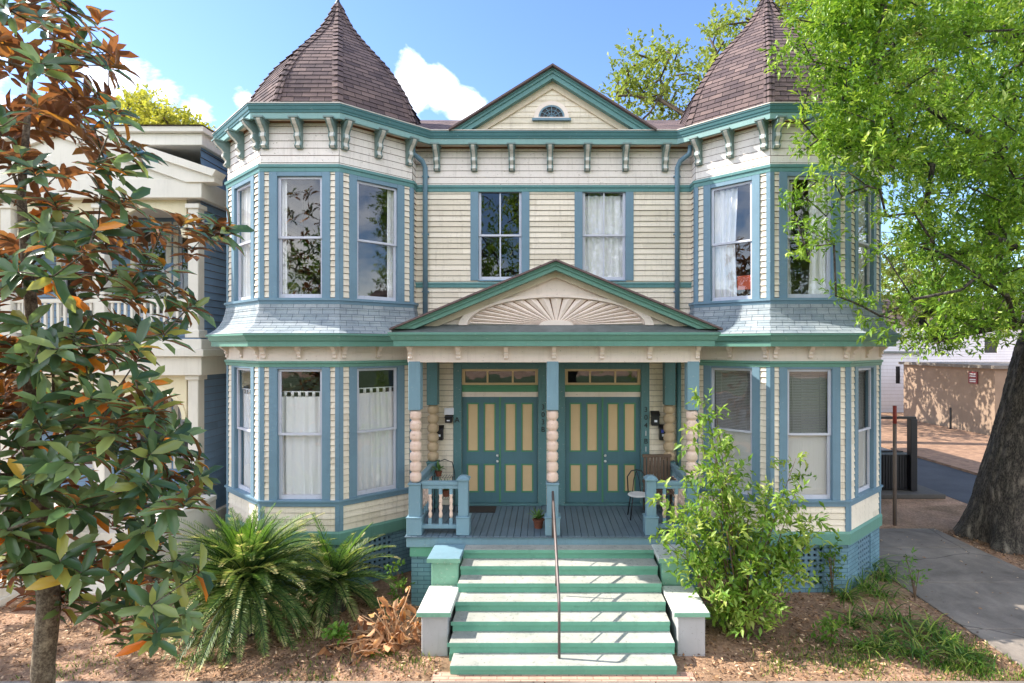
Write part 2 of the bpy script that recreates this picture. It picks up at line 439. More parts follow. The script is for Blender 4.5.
# bands running round the bays
def band(name, mat, segs, prof, bevel=0):
    for p in segs:
        mb = MB(); mb.sweep(p, prof, True); mb.build(name, mat, house, bevel=bevel)
FULLU = FAC
band('water_table', M['green'], [LB, RB], [(-.05,.895),(.045,.895),(.05,1.10),(.025,1.14),(-.05,1.14)])
band('sill_band', M['blue'], [LB, RB], [(-.04,1.60),(.035,1.60),(.04,1.68),(.065,1.685),(.065,1.715),(-.04,1.715)])
band('lower_band', M['green'], [LB, RB], [(-.04,4.18),(.04,4.18),(.045,4.235),(.065,4.25),(.065,4.29),(-.04,4.29)])
band('lower_frieze', M['pinkwhite'], [LB, RB], [(-.04,4.285),(.028,4.285),(.028,4.60),(-.04,4.60)])
band('upper_band', M['teal'], [FULLU], [(-.04,7.79),(.035,7.79),(.04,7.86),(.06,7.87),(.065,7.92),(-.04,7.93)])
band('upper_sill_band', M['blue'], [LB, RB], [(-.04,5.345),(.04,5.345),(.045,5.40),(.07,5.41),(.07,5.455),(-.04,5.455)])
band('belt_band', M['teal'], [[(mx0, 11.4), (mx0+m5.L, 11.4)]], [(-.02,5.79),(.035,5.79),(.04,5.86),(.055,5.87),(.05,5.90),(-.02,5.90)])
# flared shingle skirts under the upper windows
sk = [(.03,5.35),(.045,5.24),(.075,5.12),(.125,5.0),(.19,4.91),(.27,4.84),(.35,4.80)]
saw = []
for (a, za), (b, zb) in zip(sk, sk[1:]):
    saw += [(a+.004, za), (b+.014, zb)]
for p in (LB, RB):
    mb = MB(); mb.sweep(p, saw[::-1]); mb.build('shingle_skirt', M['skirt'], house)
# lower eave of the bays
low = [(.02,4.56),(.27,4.56),(.275,4.66),(.30,4.665),(.34,4.75),(.365,4.76),(.365,4.795),(.02,4.80)]
band('lower_eave', M['green'], [LB, RB], low)
# upper eave
EV = [(-7.05,25.3),(-7.05,11.28),(-5.54,9.83),(-3.88,9.83),(-2.50,11.07)]
EV = [(x+CX, y) for x, y in EV]+[(-x+CX, y) for x, y in reversed(EV)]
mb = MB(); mb.sweep(EV, [(-.10,8.69),(-.045,8.69),(-.045,8.80),(-.10,8.80)], True)
mb.build('eave_fascia', M['teal_lit'], house)
mb = MB(); mb.sweep(EV, [(-.10,8.802),(-.03,8.802),(-.025,8.83),(-.012,8.85),(.0,8.90),(.012,8.915),(.012,8.94),(-.10,8.942)], True)
mb.build('gutter', M['crown'], house)
mb = MB(); mb.sweep(EV, [(-.06,8.944),(.022,8.944),(.022,8.962),(-.06,8.972)], True); mb.build('drip_edge', M['flash'], house)
mb = MB(); mb.sweep(EV, [(-.09,8.72),(-.75,8.72)]); 
pe = offs(EV, -.05); mb.face([(x, y, 8.96) for x, y in pe]); mb.build('soffit', M['soffit'], house)
mb = MB(); mb.sweep(FULLU, [(.02,8.69),(.035,8.69),(.045,8.722),(.02,8.722)], True); mb.build('bed_mould', M['brown'], house)
# corner boards
for (i, j) in ((0,1),(1,2),(2,3),(3,4),(6,7),(7,8),(8,9),(9,10)):
    for z0, z1 in ((5.455,7.79),(1.715,4.18),(1.14,1.60)):
        a, b = frames[i], frames[j]; mb = MB()
        mb.box(a, a.L-.065, a.L+.010, z0, z1, -.01, .030); mb.box(b, -.009, .066, z0, z1, -.01, .031)
        mb.build('corner_board', M['blue'], house)

# windows
def window(fr, u0, u1, z0, z1, style, parent=house, cas='blue', top=None, wfr=CW, name='window', dep=.0, sashm='sash'):
    mb = MB(); top = top if top else z1
    for a, b in ((u0-wfr, u0), (u1, u1+wfr)): mb.box(fr, a, b, z0-.01, top, -.02, .034)
    if top-z1 > .02: mb.box(fr, u0, u1, z1, top, -.02, .031)
    mb.box(fr, u0-.015, u0+.001, z0, z1, -.14, -.02); mb.box(fr, u1-.001, u1+.015, z0, z1, -.14, -.02)
    mb.box(fr, u0, u1, z1-.001, z1+.014, -.14, -.02); mb.box(fr, u0-.01, u1+.01, z0-.03, z0, -.14, .038)
    w = mb.build(name, M[cas], parent, bevel=.005)
    zm = (z0+z1)/2; mb = MB(); t = .052
    for k, (a, b) in enumerate(((z0, zm+.02), (zm-.02, z1))):
        o1 = -.045 if k == 0 else -.018; o0 = o1-.035; tb = .075 if k == 0 else .04
        mb.box(fr, u0, u0+t, a, b, o0, o1); mb.box(fr, u1-t, u1, a, b, o0, o1)
        mb.box(fr, u0+t, u1-t, a, a+tb, o0, o1-.002); mb.box(fr, u0+t, u1-t, b-.045, b, o0, o1-.002)
        if style == '2': mb.box(fr, (u0+u1)/2-.014, (u0+u1)/2+.014, a+tb, b-.045, o0, o1-.004)
    mb.build('sash', M[sashm], w)
    mb = MB()
    for a, b, o in ((z0+.06, zm-.01, -.065), (zm+.01, z1-.03, -.038)):
        mb.face([fr.P(u0+t-.01,a,o), fr.P(u1-t+.01,a,o), fr.P(u1-t+.01,b,o), fr.P(u0+t-.01,b,o)])
    mb.build('pane', M['glass'], w)
    return w
for i, ws in wins.items():
    for w in ws:
        window(frames[i], *w, top=(7.79 if w[2] > 5 else 4.18), wfr=CW if i != 5 else .165)
# doors
for (a, b) in doors:
    cs = MB()
    cs.box(m5, a-.175, a-.002, 1.25, 4.20, -.02, .05); cs.box(m5, b+.002, b+.175, 1.25, 4.20, -.02, .05)
    cs.box(m5, a-.175, b+.175, 4.20, 4.33, -.02, .07); cs.box(m5, a-.002, b+.002, 4.09, 4.20, -.02, .047)
    cs.box(m5, a-.002, a+.012, 1.25, 4.09, -.15, -.02); cs.box(m5, b-.012, b+.002, 1.25, 4.09, -.15, -.02)
    cs.box(m5, a-.1, b+.1, 1.252, 1.285, -.15, .09)
    cs.build('door_casing', M['casing'], house, bevel=.006)
for (a, b) in doors:
    tr = MB(); w = b-a
    tr.box(m5, a, b, 3.755, 3.80, -.08, -.01); tr.box(m5, a, b, 4.045, 4.09, -.08, -.01)
    tr.box(m5, a, a+.06, 3.80, 4.045, -.08, -.012); tr.box(m5, b-.06, b, 3.80, 4.045, -.08, -.012)
    for k in (1, 2): tr.box(m5, a+w*k/3-.017, a+w*k/3+.017, 3.80, 4.045, -.08, -.014)
    o = tr.build('transom', M['doorpanel'], house)
    g = MB(); g.face([m5.P(a+.05,3.79,-.045), m5.P(b-.05,3.79,-.045), m5.P(b-.05,4.05,-.045), m5.P(a+.05,4.05,-.045)]); g.build('pane', M['glass'], o)
    g = MB(); g.box(m5, a, b, 3.61, 3.755, -.08, .0); g.box(m5, a, b, 3.70, 3.755, 0, .02); g.build('transom_bar', M['doorgreen'], house, bevel=.005)
    g = MB(); g.box(m5, a, b, 3.505, 3.61, -.08, -.02); g.build('door_head', M['pinkwhite'], house)
    for s_ in (0, 1):
        d0 = a+.012+s_*(w/2-.006); d1 = d0+w/2-.02
        d = MB(); d.box(m5, d0, d1, 1.29, 3.503, -.10, -.060)
        st = .085; mid = .10; pw = (d1-d0-2*st-mid)/2
        cols = [(d0+st, d0+st+pw), (d1-st-pw, d1-st)]; rows = [(1.50, 2.10), (2.35, 3.38)]
        xs = [d0, cols[0][0], cols[0][1], cols[1][0], cols[1][1], d1]
        for p, q in ((0,1),(2,3),(4,5)): d.box(m5, xs[p], xs[q], 1.29, 3.503, -.06, -.035)
        for p, q in cols:
            for z0, z1 in ((1.29,1.50),(2.10,2.35),(3.38,3.503)): d.box(m5, p, q, z0, z1, -.06, -.036)
        do = d.build('door', M['door'], house)
        pn = MB(); ml = MB()
        for p, q in cols:
            for z0, z1 in rows:
                pn.box(m5, p+.028, q-.028, z0+.03, z1-.03, -.06, -.046)
                ml.box(m5, p, p+.026, z0, z1, -.06, -.030); ml.box(m5, q-.026, q, z0, z1, -.06, -.030)
                ml.box(m5, p+.026, q-.026, z0, z0+.028, -.06, -.031); ml.box(m5, p+.026, q-.026, z1-.028, z1, -.06, -.031)
        pn.build('panel', M['doorpanel'], do); ml.build('moulding', M['doorgreen'], do)
        if s_ == (0 if a < doors[1][0]-.1 else 1):
            k = MB(); kx = d1-.045 if s_ == 0 else d0+.045
            for zz in (2.28, 2.16):
                c = m5.P(kx, zz, -.035)
                k.tube([c, (c[0], c[1]-.03, c[2]), (c[0], c[1]-.035, c[2]), (c[0], c[1]-.065, c[2])], [.02,.014,.03,.02], 10)
            k.build('knob', M['white'], do, smooth=True)
        k = MB()
        if s_ == 0: k.box(m5, d1-.012, d1+.022, 1.30, 3.50, -.05, -.022); k.build('astragal', M['doorgreen'], house)

# brackets
def bracket_mesh(w, h, d, face=True):
    fr = Fr((-w/2, 0), (w/2, 0)); mb = MB()
    pr = [(0,-h),(.22*d,-h),(.34*d,-.93*h),(.22*d,-.84*h),(.20*d,-.76*h),(.42*d,-.62*h),(.40*d,-.50*h),(.34*d,-.46*h),(.5*d,-.34*h),(.72*d,-.24*h),(.90*d,-.12*h),(.92*d,-.06*h),(0,-.06*h)]
    n = len(pr)
    for sgn in (-1, 1):
        pts = [(sgn*w/2, -o, z) for o, z in pr]; mb.face(pts if sgn < 0 else pts[::-1])
    for i in range(n-1):
        a, b = pr[i], pr[i+1]
        mb.face([(-w/2,-a[0],a[1]),(w/2,-a[0],a[1]),(w/2,-b[0],b[1]),(-w/2,-b[0],b[1])])
    mb.ab(-w*.72, w*.72, -d, 0, -.06*h, 0)
    fm = MB()
    if face:
        for i in range(1, n-2):
            a, b = pr[i], pr[i+1]; e = .006; ww = w*.27
            fm.face([(-ww,-a[0]-e,a[1]),(ww,-a[0]-e,a[1]),(ww,-b[0]-e,b[1]-.001),(-ww,-b[0]-e,b[1]-.001)])
            fm.face([(-ww,-a[0],a[1]),(-ww,-a[0]-e,a[1]),(-ww,-b[0]-e,b[1]),(-ww,-b[0],b[1])])
            fm.face([(ww,-a[0]-e,a[1]),(ww,-a[0],a[1]),(ww,-b[0],b[1]),(ww,-b[0]-e,b[1])])
    return mb, fm
def brackets(name, spots, w, h, d, mat, face):
    first = None
    for fr, u, z, o in spots:
        p = fr.P(u, z, o)
        if first is None:
            a, b = bracket_mesh(w, h, d, face); a_o = a.build(name, mat)
            a_o.parent = house
            if face:
                b_o = b.build(name+'_face', M['bracketw']); b_o.parent = a_o
            first = a_o
            oo = first
        else: oo = inst(first, (0,0,0), 0, house)
        oo.location = (p[0]-house.location.x, p[1]-house.location.y, p[2]); oo.rotation_euler = (0, 0, fr.ang)
sp = []
for i in (1,2,3,7,8,9):
    L = frames[i].L
    for u in (.09, L/2, L-.09): sp.append((frames[i], u, 8.715, .012))
for px in (437.5, 474.5, 512, 550, 587, 625, 664.5): sp.append((m5, (px-545)/47.8-mx0, 8.715, .012))
brackets('bracket', sp, .125, .50, .30, M['bracketg'], True)
sp = []
for i in (1,2,3,7,8,9):
    L = frames[i].L
    for u in (.07, L/2, L-.07): sp.append((frames[i], u, 4.56, .028))

# downspouts
for x, s_ in ((-2.49, -1), (2.75, 1)):
    mb = MB()
    mb.tube([(x+s_*.22, 11.12, 8.66), (x+s_*.20, 11.14, 8.50), (x+s_*.05, 11.28, 8.40), (x, 11.33, 8.28), (x, 11.335, 5.2 if s_ < 0 else 5.2)], .052, 10)
    for z in (8.1, 6.9, 5.7): mb.ab(x-.07, x+.07, 11.33, 11.40, z-.015, z+.015)
    mb.build('downspout', M['blue'], house, smooth=True)
mb = MB(); mb.tube([(2.78, 11.33, 4.4), (2.78, 11.33, 1.27)], .05, 10); mb.build('downspout', M['casing'], house, smooth=True)

# main roof
mb = MB()
def rooface(mb, pts):
    """one roof plane with uv: u horizontal, v up the slope"""
    P_ = [Vector(p) for p in pts]; n = (P_[1]-P_[0]).cross(P_[2]-P_[0]).normalized()
    h = Vector((0,0,1)).cross(n); h = h.normalized() if h.length > 1e-4 else Vector((1,0,0)); v = n.cross(h)
    mb.face(pts, [(p.dot(h), p.dot(v)) for p in P_])
x0, x1, y0, y1, zr = CX-7.0, CX+7.0, 11.12, 25.2, 10.42
rooface(mb, [(x0,y0,8.965),(x1,y0,8.965),(x1-3,14.1,zr),(x0+3,14.1,zr)])
rooface(mb, [(x1,y0,8.965),(x1,y1,8.965),(x1-3,22.2,zr),(x1-3,14.1,zr)])
rooface(mb, [(x1,y1,8.965),(x0,y1,8.965),(x0+3,22.2,zr),(x1-3,22.2,zr)])
rooface(mb, [(x0,y1,8.965),(x0,y0,8.965),(x0+3,14.1,zr),(x0+3,22.2,zr)])
rooface(mb, [(x0+3,14.1,zr),(x1-3,14.1,zr),(x1-3,22.2,zr),(x0+3,22.2,zr)])
mb.build('main_roof', M['roof'], house)
# front gable
def gable(name, ax, zb, zp, hw, yf, yb, rake_w, tymp_y, tm, rm, gm, thick=.05, over=.08):
    fr = Fr((ax-10, yf), (ax+10, yf)); s = (zp-zb)/hw; nrm = math.sqrt(1+s*s); dv = rake_w*nrm
    rk = MB(); rf = MB()
    for sg in (-1, 1):
        def q(x, z): return (10+sg*x, z)
        def prism(mb, poly, a, b):
            pl = poly if sg > 0 else poly[::-1]; mb.prism(fr, pl, a, b)
        # lower board, then crown
        P_ = [q(0, zp-dv), q(hw-dv*.0/s, zb-dv*.0) , q(hw, zb), q(0, zp)]
        lowp = [q(0, zp-dv), q(hw-dv/s*1.0, zb), q(hw-dv*.45/s, zb), q(0, zp-dv*.45)]
        prism(rk, lowp, -.20, -.05)
        prism(rk, [q(0, zp-dv*.47), q(hw-dv*.47/s, zb), q(hw-dv*.16/s, zb), q(0, zp-dv*.16)], -.20, -.022)
        prism(rk, [q(0, zp-dv*.17), q(hw-dv*.17/s, zb), q(hw, zb), q(0, zp)], -.20, .0)
        t_ = thick*nrm
        a, b, c, d = (ax, yf-over, zp+.004), (ax+sg*(hw+.07), yf-over, zb-.07*s+.004), (ax+sg*(hw+.07), yb, zb-.07*s+.004), (ax, yb, zp+.004)
        up = lambda p: (p[0], p[1], p[2]+t_)
        pts = [up(a), up(b), up(c), up(d)]
        rooface(rf, pts if sg > 0 else pts[::-1])
        for e in ((a, b), (b, c)):
            rf.face([e[0], e[1], up(e[1]), up(e[0])], [(.1,.06)]*4)
        rf.face([a, d, c, b], [(.1,.06)]*4)
    inn = MB()
    for sg in (-1, 1):
        pl_ = [(10+sg*0, zp-dv*1.75), (10+sg*(hw-dv/s*1.75), zb), (10+sg*(hw-dv/s*.98), zb), (10+sg*0, zp-dv*.98)]
        inn.prism(fr, pl_ if sg > 0 else pl_[::-1], -(tymp_y-yf)+.001, -(tymp_y-yf)+.05)
    inn.build(name+'_inner_trim', M['soffit'], house)
    r = rk.build(name+'_rake', M[gm], house); ro = rf.build(name+'_roof', M[rm], house)
    return fr, s, dv
fr, s, dv = gable('gable', PX, 8.965, 10.23, 2.03, 11.07, 13.8, .165, 11.3, 'cream', 'roof', 'teal', .035)
tf = Fr((PX-10, 11.30), (PX+10, 11.30)); mb = MB()
z = 8.96
while z < 10.1:
    h = .115; w0 = (10.2-z)/s; w1 = max(0, (10.2-z-h)/s)
    mb.face([tf.P(10-w0,z,.016), tf.P(10+w0,z,.016), tf.P(10+w1,z+h,.002), tf.P(10-w1,z+h,.002)])
    mb.face([tf.P(10-w0,z,.0), tf.P(10+w0,z,.0), tf.P(10+w0,z,.016), tf.P(10-w0,z,.016)]); z += h
mb.build('gable_siding', M['cream'], house)
# half-round attic light
mb = MB(); mg = MB(); c0 = 10.0-.02; zc = 9.30; r0, r1 = .36, .27; N = 18
arc = lambda r, k, n=N: (c0-r*math.cos(math.pi*k/n), zc+r*.92*math.sin(math.pi*k/n))
for k in range(N):
    mb.prism(tf, [arc(r1,k), arc(r1,k+1), arc(r0,k+1), arc(r0,k)][::-1], 0, .05)
mb.box(tf, c0-.36, c0+.36, zc-.03, zc, 0, .05); ao = mb.build('attic_light', M['pinkwhite'], house)
mb = MB(); mb.box(tf, c0-.40, c0+.40, zc-.075, zc-.03, 0, .08)
for k in range(N): mb.prism(tf, [arc(.27,k), arc(.27,k+1), arc(.235,k+1), arc(.235,k)][::-1], 0, .045)
for k in (1,2,3,4,5):
    a = math.pi*k/6; mb.tube([tf.P(c0,zc,.035), tf.P(c0-.24*math.cos(a), zc+.22*math.sin(a), .035)], .008, 5)
for rr in (.09, .16):
    mb.tube([tf.P(c0-rr*math.cos(math.pi*k/10), zc+rr*.92*math.sin(math.pi*k/10), .035) for k in range(11)], .007, 5)
mb.build('tracery', M['blue'], ao)
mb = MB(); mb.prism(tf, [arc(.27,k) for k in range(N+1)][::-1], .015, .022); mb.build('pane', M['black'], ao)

# turrets
def turret(cx, sgn, dz):
    prof = [(8.95,1.12),(9.4,1.045),(9.7,1.0),(9.95,.945),(10.14,.885),(10.42,.79),(10.7,.683),(11.02,.525),(11.34,.37),(11.58,.262),(11.81,.172),(12.1,.085),(12.40,.018)]
    def rr(z):
        for (a, ra), (b, rb) in zip(prof, prof[1:]):
            if a <= z <= b: return ra+(rb-ra)*(z-a)/(b-a)
        return prof[-1][1]
    oc = [(.58,-1.65),(1.76,-.62),(1.76,.62),(.58,1.65),(-.58,1.65),(-1.76,.62),(-1.76,-.62),(-.58,-1.65)]
    cy = 12.4; mb = MB(); hp = MB(); zs = np.linspace(8.95, 12.40, 35)
    pt = lambda k, z, g=0: (cx-sgn*.05*(z-8.95)/3.45*-1+oc[k % 8][0]*(rr(z)+g), cy+oc[k % 8][1]*(rr(z)+g), z+dz)
    for j in range(34):
        a, b = zs[j], zs[j+1]
        for k in range(8):
            p0, p1, p2, p3 = pt(k,a,.007), pt(k+1,a,.007), pt(k+1,b,.0), pt(k,b,.0)
            L0 = math.dist(p0, p1)/2; L1 = math.dist(p2, p3)/2; v0, v1 = j*.1325+.002, (j+1)*.1325-.002; of = k*7.3
            mb.face([p0,p1,p2,p3], [(of-L0,v0),(of+L0,v0),(of+L1,v1),(of-L1,v1)])
            q0, q1 = pt(k,a,0), pt(k+1,a,0); mb.face([q0,q1,p1,p0], [(of-L0,v0)]*4)
    o = mb.build('turret_roof', M['roof'], house)
    for k in range(8):
        for j in range(24):
            a, b = 8.95+j*3.4/24, 8.95+(j+1)*3.4/24
            ra = Vector(pt(k,a,.012)); rb = Vector(pt(k,b,.004))
            out = Vector((oc[k][0], oc[k][1], .8)).normalized()
            for side in (-1, 1):
                nb = oc[(k+side) % 8]; dd = Vector((nb[0]-oc[k][0], nb[1]-oc[k][1], 0)).normalized()
                wa, wb = .11*min(1, rr(a)*3+.2), .11*min(1, rr(b)*3+.2)
                f = [ra+out*.028, ra+dd*wa+out*.014, rb+dd*wb+out*.004, rb+out*.010]
                hp.face(f if side > 0 else f[::-1], [(j*.3+k,.02),(j*.3+k+.1,.02),(j*.3+k+.1,.1),(j*.3+k,.1)])
                g = [ra+out*.0, ra+dd*wa, ra+dd*wa+out*.014, ra+out*.028]; hp.face(g, [(0,0)]*4)
    hp.build('hip_cap', M['roof'], o)
    f = MB(); t = pt(0, 12.40); f.lathe((cx+sgn*.05, cy, 12.30+dz), [(.06,0),(.075,.04),(.045,.09),(.03,.14),(.055,.2),(.03,.27),(.012,.42),(.004,.5)], 10)
    f.build('finial', M['black'], house, smooth=True)
turret(-4.66, -1, 0); turret(4.99, 1, .2)

# ------------------------------------------------------------------ porch
YF = 9.52; ZD = 1.25
pl, pr = -2.45, 2.78
mb = MB()
n = 44; w = (pr-pl)/n
for k in range(n):
    mb.ab(pl+k*w+.004, pl+(k+1)*w-.004, YF-.03, 11.38, ZD-.03, ZD+.0015*math.sin(k*5.1))
mb.build('porch_deck', M['deck'], house, bevel=.003)
mb = MB(); mb.ab(pl+.03, pr-.03, YF, YF+.05, 1.05, ZD-.032); mb.build('porch_rim', M['ltblue'], house, bevel=.005)
mb = MB(); mb.ab(pl+.02, pl+.07, YF+.05, 11.35, 1.05, ZD-.032); mb.ab(pr-.07, pr-.02, YF+.05, 11.35, 1.05, ZD-.032)
mb.build('porch_rim', M['ltblue'], house, bevel=.005)
mb = MB(); mb.ab(pl+.08, pr-.08, YF+.03, YF+.09, .88, 1.05); mb.build('porch_skirt', M['riser'], house)
for a in (pl+.10, pr-.5):
    mb = MB(); mb.ab(a, a+.40, YF+.06, YF+.45, -.2, .88); mb.build('porch_pier', M['bluebrick'], house)
mb = MB(); mb.ab(pl+.3, pr-.3, 9.95, 10.05, -.2, 1.2)
mb.build('crawlspace_wall', M['bluebrick'], house)
posts = [-2.29, .133, 2.60]; PY = 9.65
def bead_post(x, y, zt, zbm, box_w, zlow, ztop, matb, beads, r=.105, parent=house, base=True, name='porch_post', boxm='ltblue'):
    mb = MB(); h = box_w/2
    mb.ab(x-h, x+h, y-h, y+h, zbm, ztop); p = mb.build(name, M[boxm], parent, bevel=.008); mb = MB()
    mb.ab(x-h*.98, x+h*.98, y-h*.98, y+h*.98, ZD, zlow-.03); mb.ab(x-h*1.12, x+h*1.12, y-h*1.12, y+h*1.12, zlow-.03, zlow)
    if base: mb.ab(x-h*1.25, x+h*1.25, y-h*1.25, y+h*1.25, ZD+.001, ZD+.30); mb.ab(x-h*1.35, x+h*1.35, y-h*1.35, y+h*1.35, ZD+.30, ZD+.325)
    mb.build('pedestal', M[boxm], p, bevel=.008)
    pr_ = [(.055, zlow)]; H = zbm-zlow; bh = H/beads
    for k in range(beads):
        c = zlow+bh*(k+.5)
        for a in range(0, 9):
            t = -1+2*a/8; rr_ = .062+(r-.062)*math.sqrt(max(0, 1-t*t*.98))-(.006 if a == 4 else 0); pr_.append((rr_, c+t*bh*.47))
    mb = MB(); mb.lathe((x, y, 0), pr_, 18)
    b = mb.build('bead', M[matb], p, smooth=True); return p
for x in posts: bead_post(x, PY, 0, 3.44, .21, 2.16, 4.30, 'bead', 7)
for x, bm in ((-2.31, 'beaddark'), (2.56, 'beaddark')): bead_post(x, 11.25, 0, 3.46-.1, .22, 2.20, 4.40, bm, 6, .12, base=False, name='wall_post', boxm='casing')
# entablature
mb = MB(); e0, e1 = PX-2.56, PX+2.56
mb.ab(e0, e1, 9.55, 9.75, 4.28, 4.62); mb.ab(e0, e0+.2, 9.75, 11.35, 4.281, 4.62); mb.ab(e1-.2, e1, 9.75, 11.35, 4.281, 4.62)
mb.build('porch_beam', M['pinkwhite'], house, bevel=.006)
mb = MB(); mb.ab(e0+.2, e1-.2, 9.75, 11.39, 4.45, 4.5); mb.build('porch_ceiling', M['soffit'], house)
EP = [(PX-2.80, 11.4), (PX-2.80, 9.24), (PX+2.80, 9.24), (PX+2.80, 11.4)]
mb = MB(); mb.sweep(EP, [(-.26,4.565),(-.06,4.565),(-.055,4.665),(-.035,4.67),(.0,4.75),(.02,4.76),(.02,4.80),(-.26,4.81)], True); mb.build('porch_cornice', M['green'], house)
mb = MB(); mb.face([(PX-2.82,9.22,4.803),(PX+2.82,9.22,4.803),(PX+2.55,9.53,4.95),(PX-2.55,9.53,4.95)]); mb.face([(PX-2.82,9.22,4.80),(PX+2.82,9.22,4.80),(PX+2.82,9.22,4.803),(PX-2.82,9.22,4.803)])
mb.build('pent_roof', M['flat_roof'], house)
fr, s2, dv = gable('pediment', PX+.03, 4.86, 6.0, 2.74, 9.22, 11.4, .125, 9.5, 'pinkwhite', 'roof', 'green', .03, .05)
ty = Fr((PX-10, 9.52), (PX+10, 9.52)); mb = MB()
mb.prism(ty, [(10-2.6,4.86),(10+2.6,4.86),(10.03,5.93)], -.05, 0); mb.build('tympanum', M['pinkwhite'], house)
mb = MB(); rays = 21; cxr = 10.04; zc = 4.93; A, B = 1.50, .47
for k in range(rays):
    a0, a1 = math.pi*(k+.06)/rays, math.pi*(k+.94)/rays; am = (a0+a1)/2
    def e(a, f, o): return ty.P(cxr-A*f*math.cos(a), zc+B*f*math.sin(a), o)
    i0, i1, im = e(a0,.20,.004), e(a1,.20,.004), e(am,.20,.02); o0, o1, om = e(a0,1,.006), e(a1,1,.006), e(am,1,.05)
    mb.face([i0,im,om,o0][::-1]); mb.face([im,i1,o1,om][::-1]); mb.face([o0,om,o1][::-1])
N = 40
for f0, f1, o in ((1.03,1.13,.07),(0,.2,.045)):
    for k in range(N):
        a0, a1 = math.pi*k/N, math.pi*(k+1)/N
        p = [(cxr-A*f0*math.cos(a0), zc+B*f0*math.sin(a0)), (cxr-A*f1*math.cos(a0), zc+B*f1*math.sin(a0)), (cxr-A*f1*math.cos(a1), zc+B*f1*math.sin(a1)), (cxr-A*f0*math.cos(a1), zc+B*f0*math.sin(a1))]
        if f0 == 0: p = [p[0], p[1], p[2]]
        mb.prism(ty, p[::-1], .0, o)
mb.build('sunburst', M['pinkwhite'], house)
mb = MB()
for k in range(rays+1):
    a = math.pi*k/rays; mb.face([ty.P(cxr-A*.2*math.cos(a)+d_*math.sin(a), zc+B*.2*math.sin(a)+d_*math.cos(a)*.3, .003) for d_ in (-.006,.006)]+[ty.P(cxr-A*math.cos(a)+d_*math.sin(a), zc+B*math.sin(a)+d_*math.cos(a)*.3, .003) for d_ in (.02,-.02)])
mb.build('ray_groove', M['brown'], house)
bf = Fr((e0, 9.55), (e1, 9.55))
for px in (411, 459, 506.5, 554, 601.6, 649, 699): sp.append((bf, min(max((px-545)/56.8-e0, .05), e1-e0-.05), 4.56, .0))
brackets('small_bracket', sp, .07, .22, .15, M['pinkwhite'], False)
# balustrades
def balus(x0, x1, y0, y1):
    p0, p1 = Vector((x0, y0, 0)), Vector((x1, y1, 0)); f = Fr((x0, y0), (x1, y1)); L = f.L
    mb = MB(); mb.box(f, 0, L, ZD+.87, ZD+.93, -.05, .05); mb.box(f, 0, L, ZD+.80, ZD+.868, -.035, .035); mb.box(f, 0, L, ZD+.10, ZD+.17, -.04, .04)
    o = mb.build('balustrade', M['ltblue'], house, bevel=.006)
    n = max(2, round(L/.16)-1)
    for k in range(n):
        u = L*(k+.75)/(n+.5); c = f.P(u, 0, 0); b = MB()
        b.ab(c[0]-.028, c[0]+.028, c[1]-.028, c[1]+.028, ZD+.17, ZD+.28); b.build('baluster_foot', M['ltblue'], o); b = MB(); b.ab(c[0]-.028, c[0]+.028, c[1]-.028, c[1]+.028, ZD+.70, ZD+.80)
        pr_ = []
        for q in range(15):
            t = q/14; pr_.append((.022+.013*abs(math.sin(t*math.pi*3.5)), ZD+.28+.42*t))
        b2 = MB(); b2.lathe((c[0], c[1], 0), pr_, 8); b2.v += []; o1 = b2.build('baluster', M['bead'], o, smooth=True); b.build('baluster_head', M['ltblue'], o)
balus(-2.17, -1.52, 9.64, 9.64); balus(1.95, 2.48, 9.64, 9.64)
balus(-2.30, -2.30, 11.12, 9.76); balus(2.60, 2.60, 9.76, 11.12)
for x in (-1.44, 1.87):
    mb = MB(); mb.ab(x-.085, x+.085, PY-.085, PY+.085, ZD, 2.20); mb.ab(x-.115, x+.115, PY-.115, PY+.115, ZD+.001, ZD+.30); mb.ab(x-.125, x+.125, PY-.125, PY+.125, ZD+.30, ZD+.325)
    mb.ab(x-.11, x+.11, PY-.11, PY+.11, 2.20, 2.235)
    mb.box8([(x-.11,PY-.11,2.235),(x+.11,PY-.11,2.235),(x+.11,PY+.11,2.235),(x-.11,PY+.11,2.235),(x-.05,PY-.05,2.28),(x+.05,PY-.05,2.28),(x+.05,PY+.05,2.28),(x-.05,PY+.05,2.28)])
    mb.build('newel_post', M['ltblue'], house, bevel=.006)
# steps
H = .157; T = .294
for k in range(7):
    yf = 9.28-T*k; z1 = ZD-H*(k+1)+.006; yb = yf+T+.03 if k else YF
    x0, x1 = (-1.40, 1.86) if k < 6 else (-1.31, 1.82)
    if k in (1, 2, 3, 4, 5): x0 += .006*k
    mb = MB(); mb.ab(x0, x1, yf+.02, yb, z1-H-.02 if k < 6 else -.05, z1-.035)
    st = mb.build('step', M['riser'], house)
    mb = MB(); mb.ab(x0-.002, x1+.002, yf, yb-.002, z1-.035, z1); mb.build('tread', M['tread'], st, bevel=.008)
for k in range(7):   # green nosings
    mb = MB()
    yf = 9.28-T*k; z1 = ZD-H*(k+1)+.006; x0, x1 = (-1.40, 1.86) if k < 6 else (-1.31, 1.82)
    mb.ab(x0, x1, yf-.006, yf-.002, z1-.06, z1-.004)
    mb.build('nosing', M['riser'], house)
mb = MB(); mb.ab(-1.39, 1.85, 7.9, 9.5, -.1, .1); mb.build('stair_core', M['riser'], house)
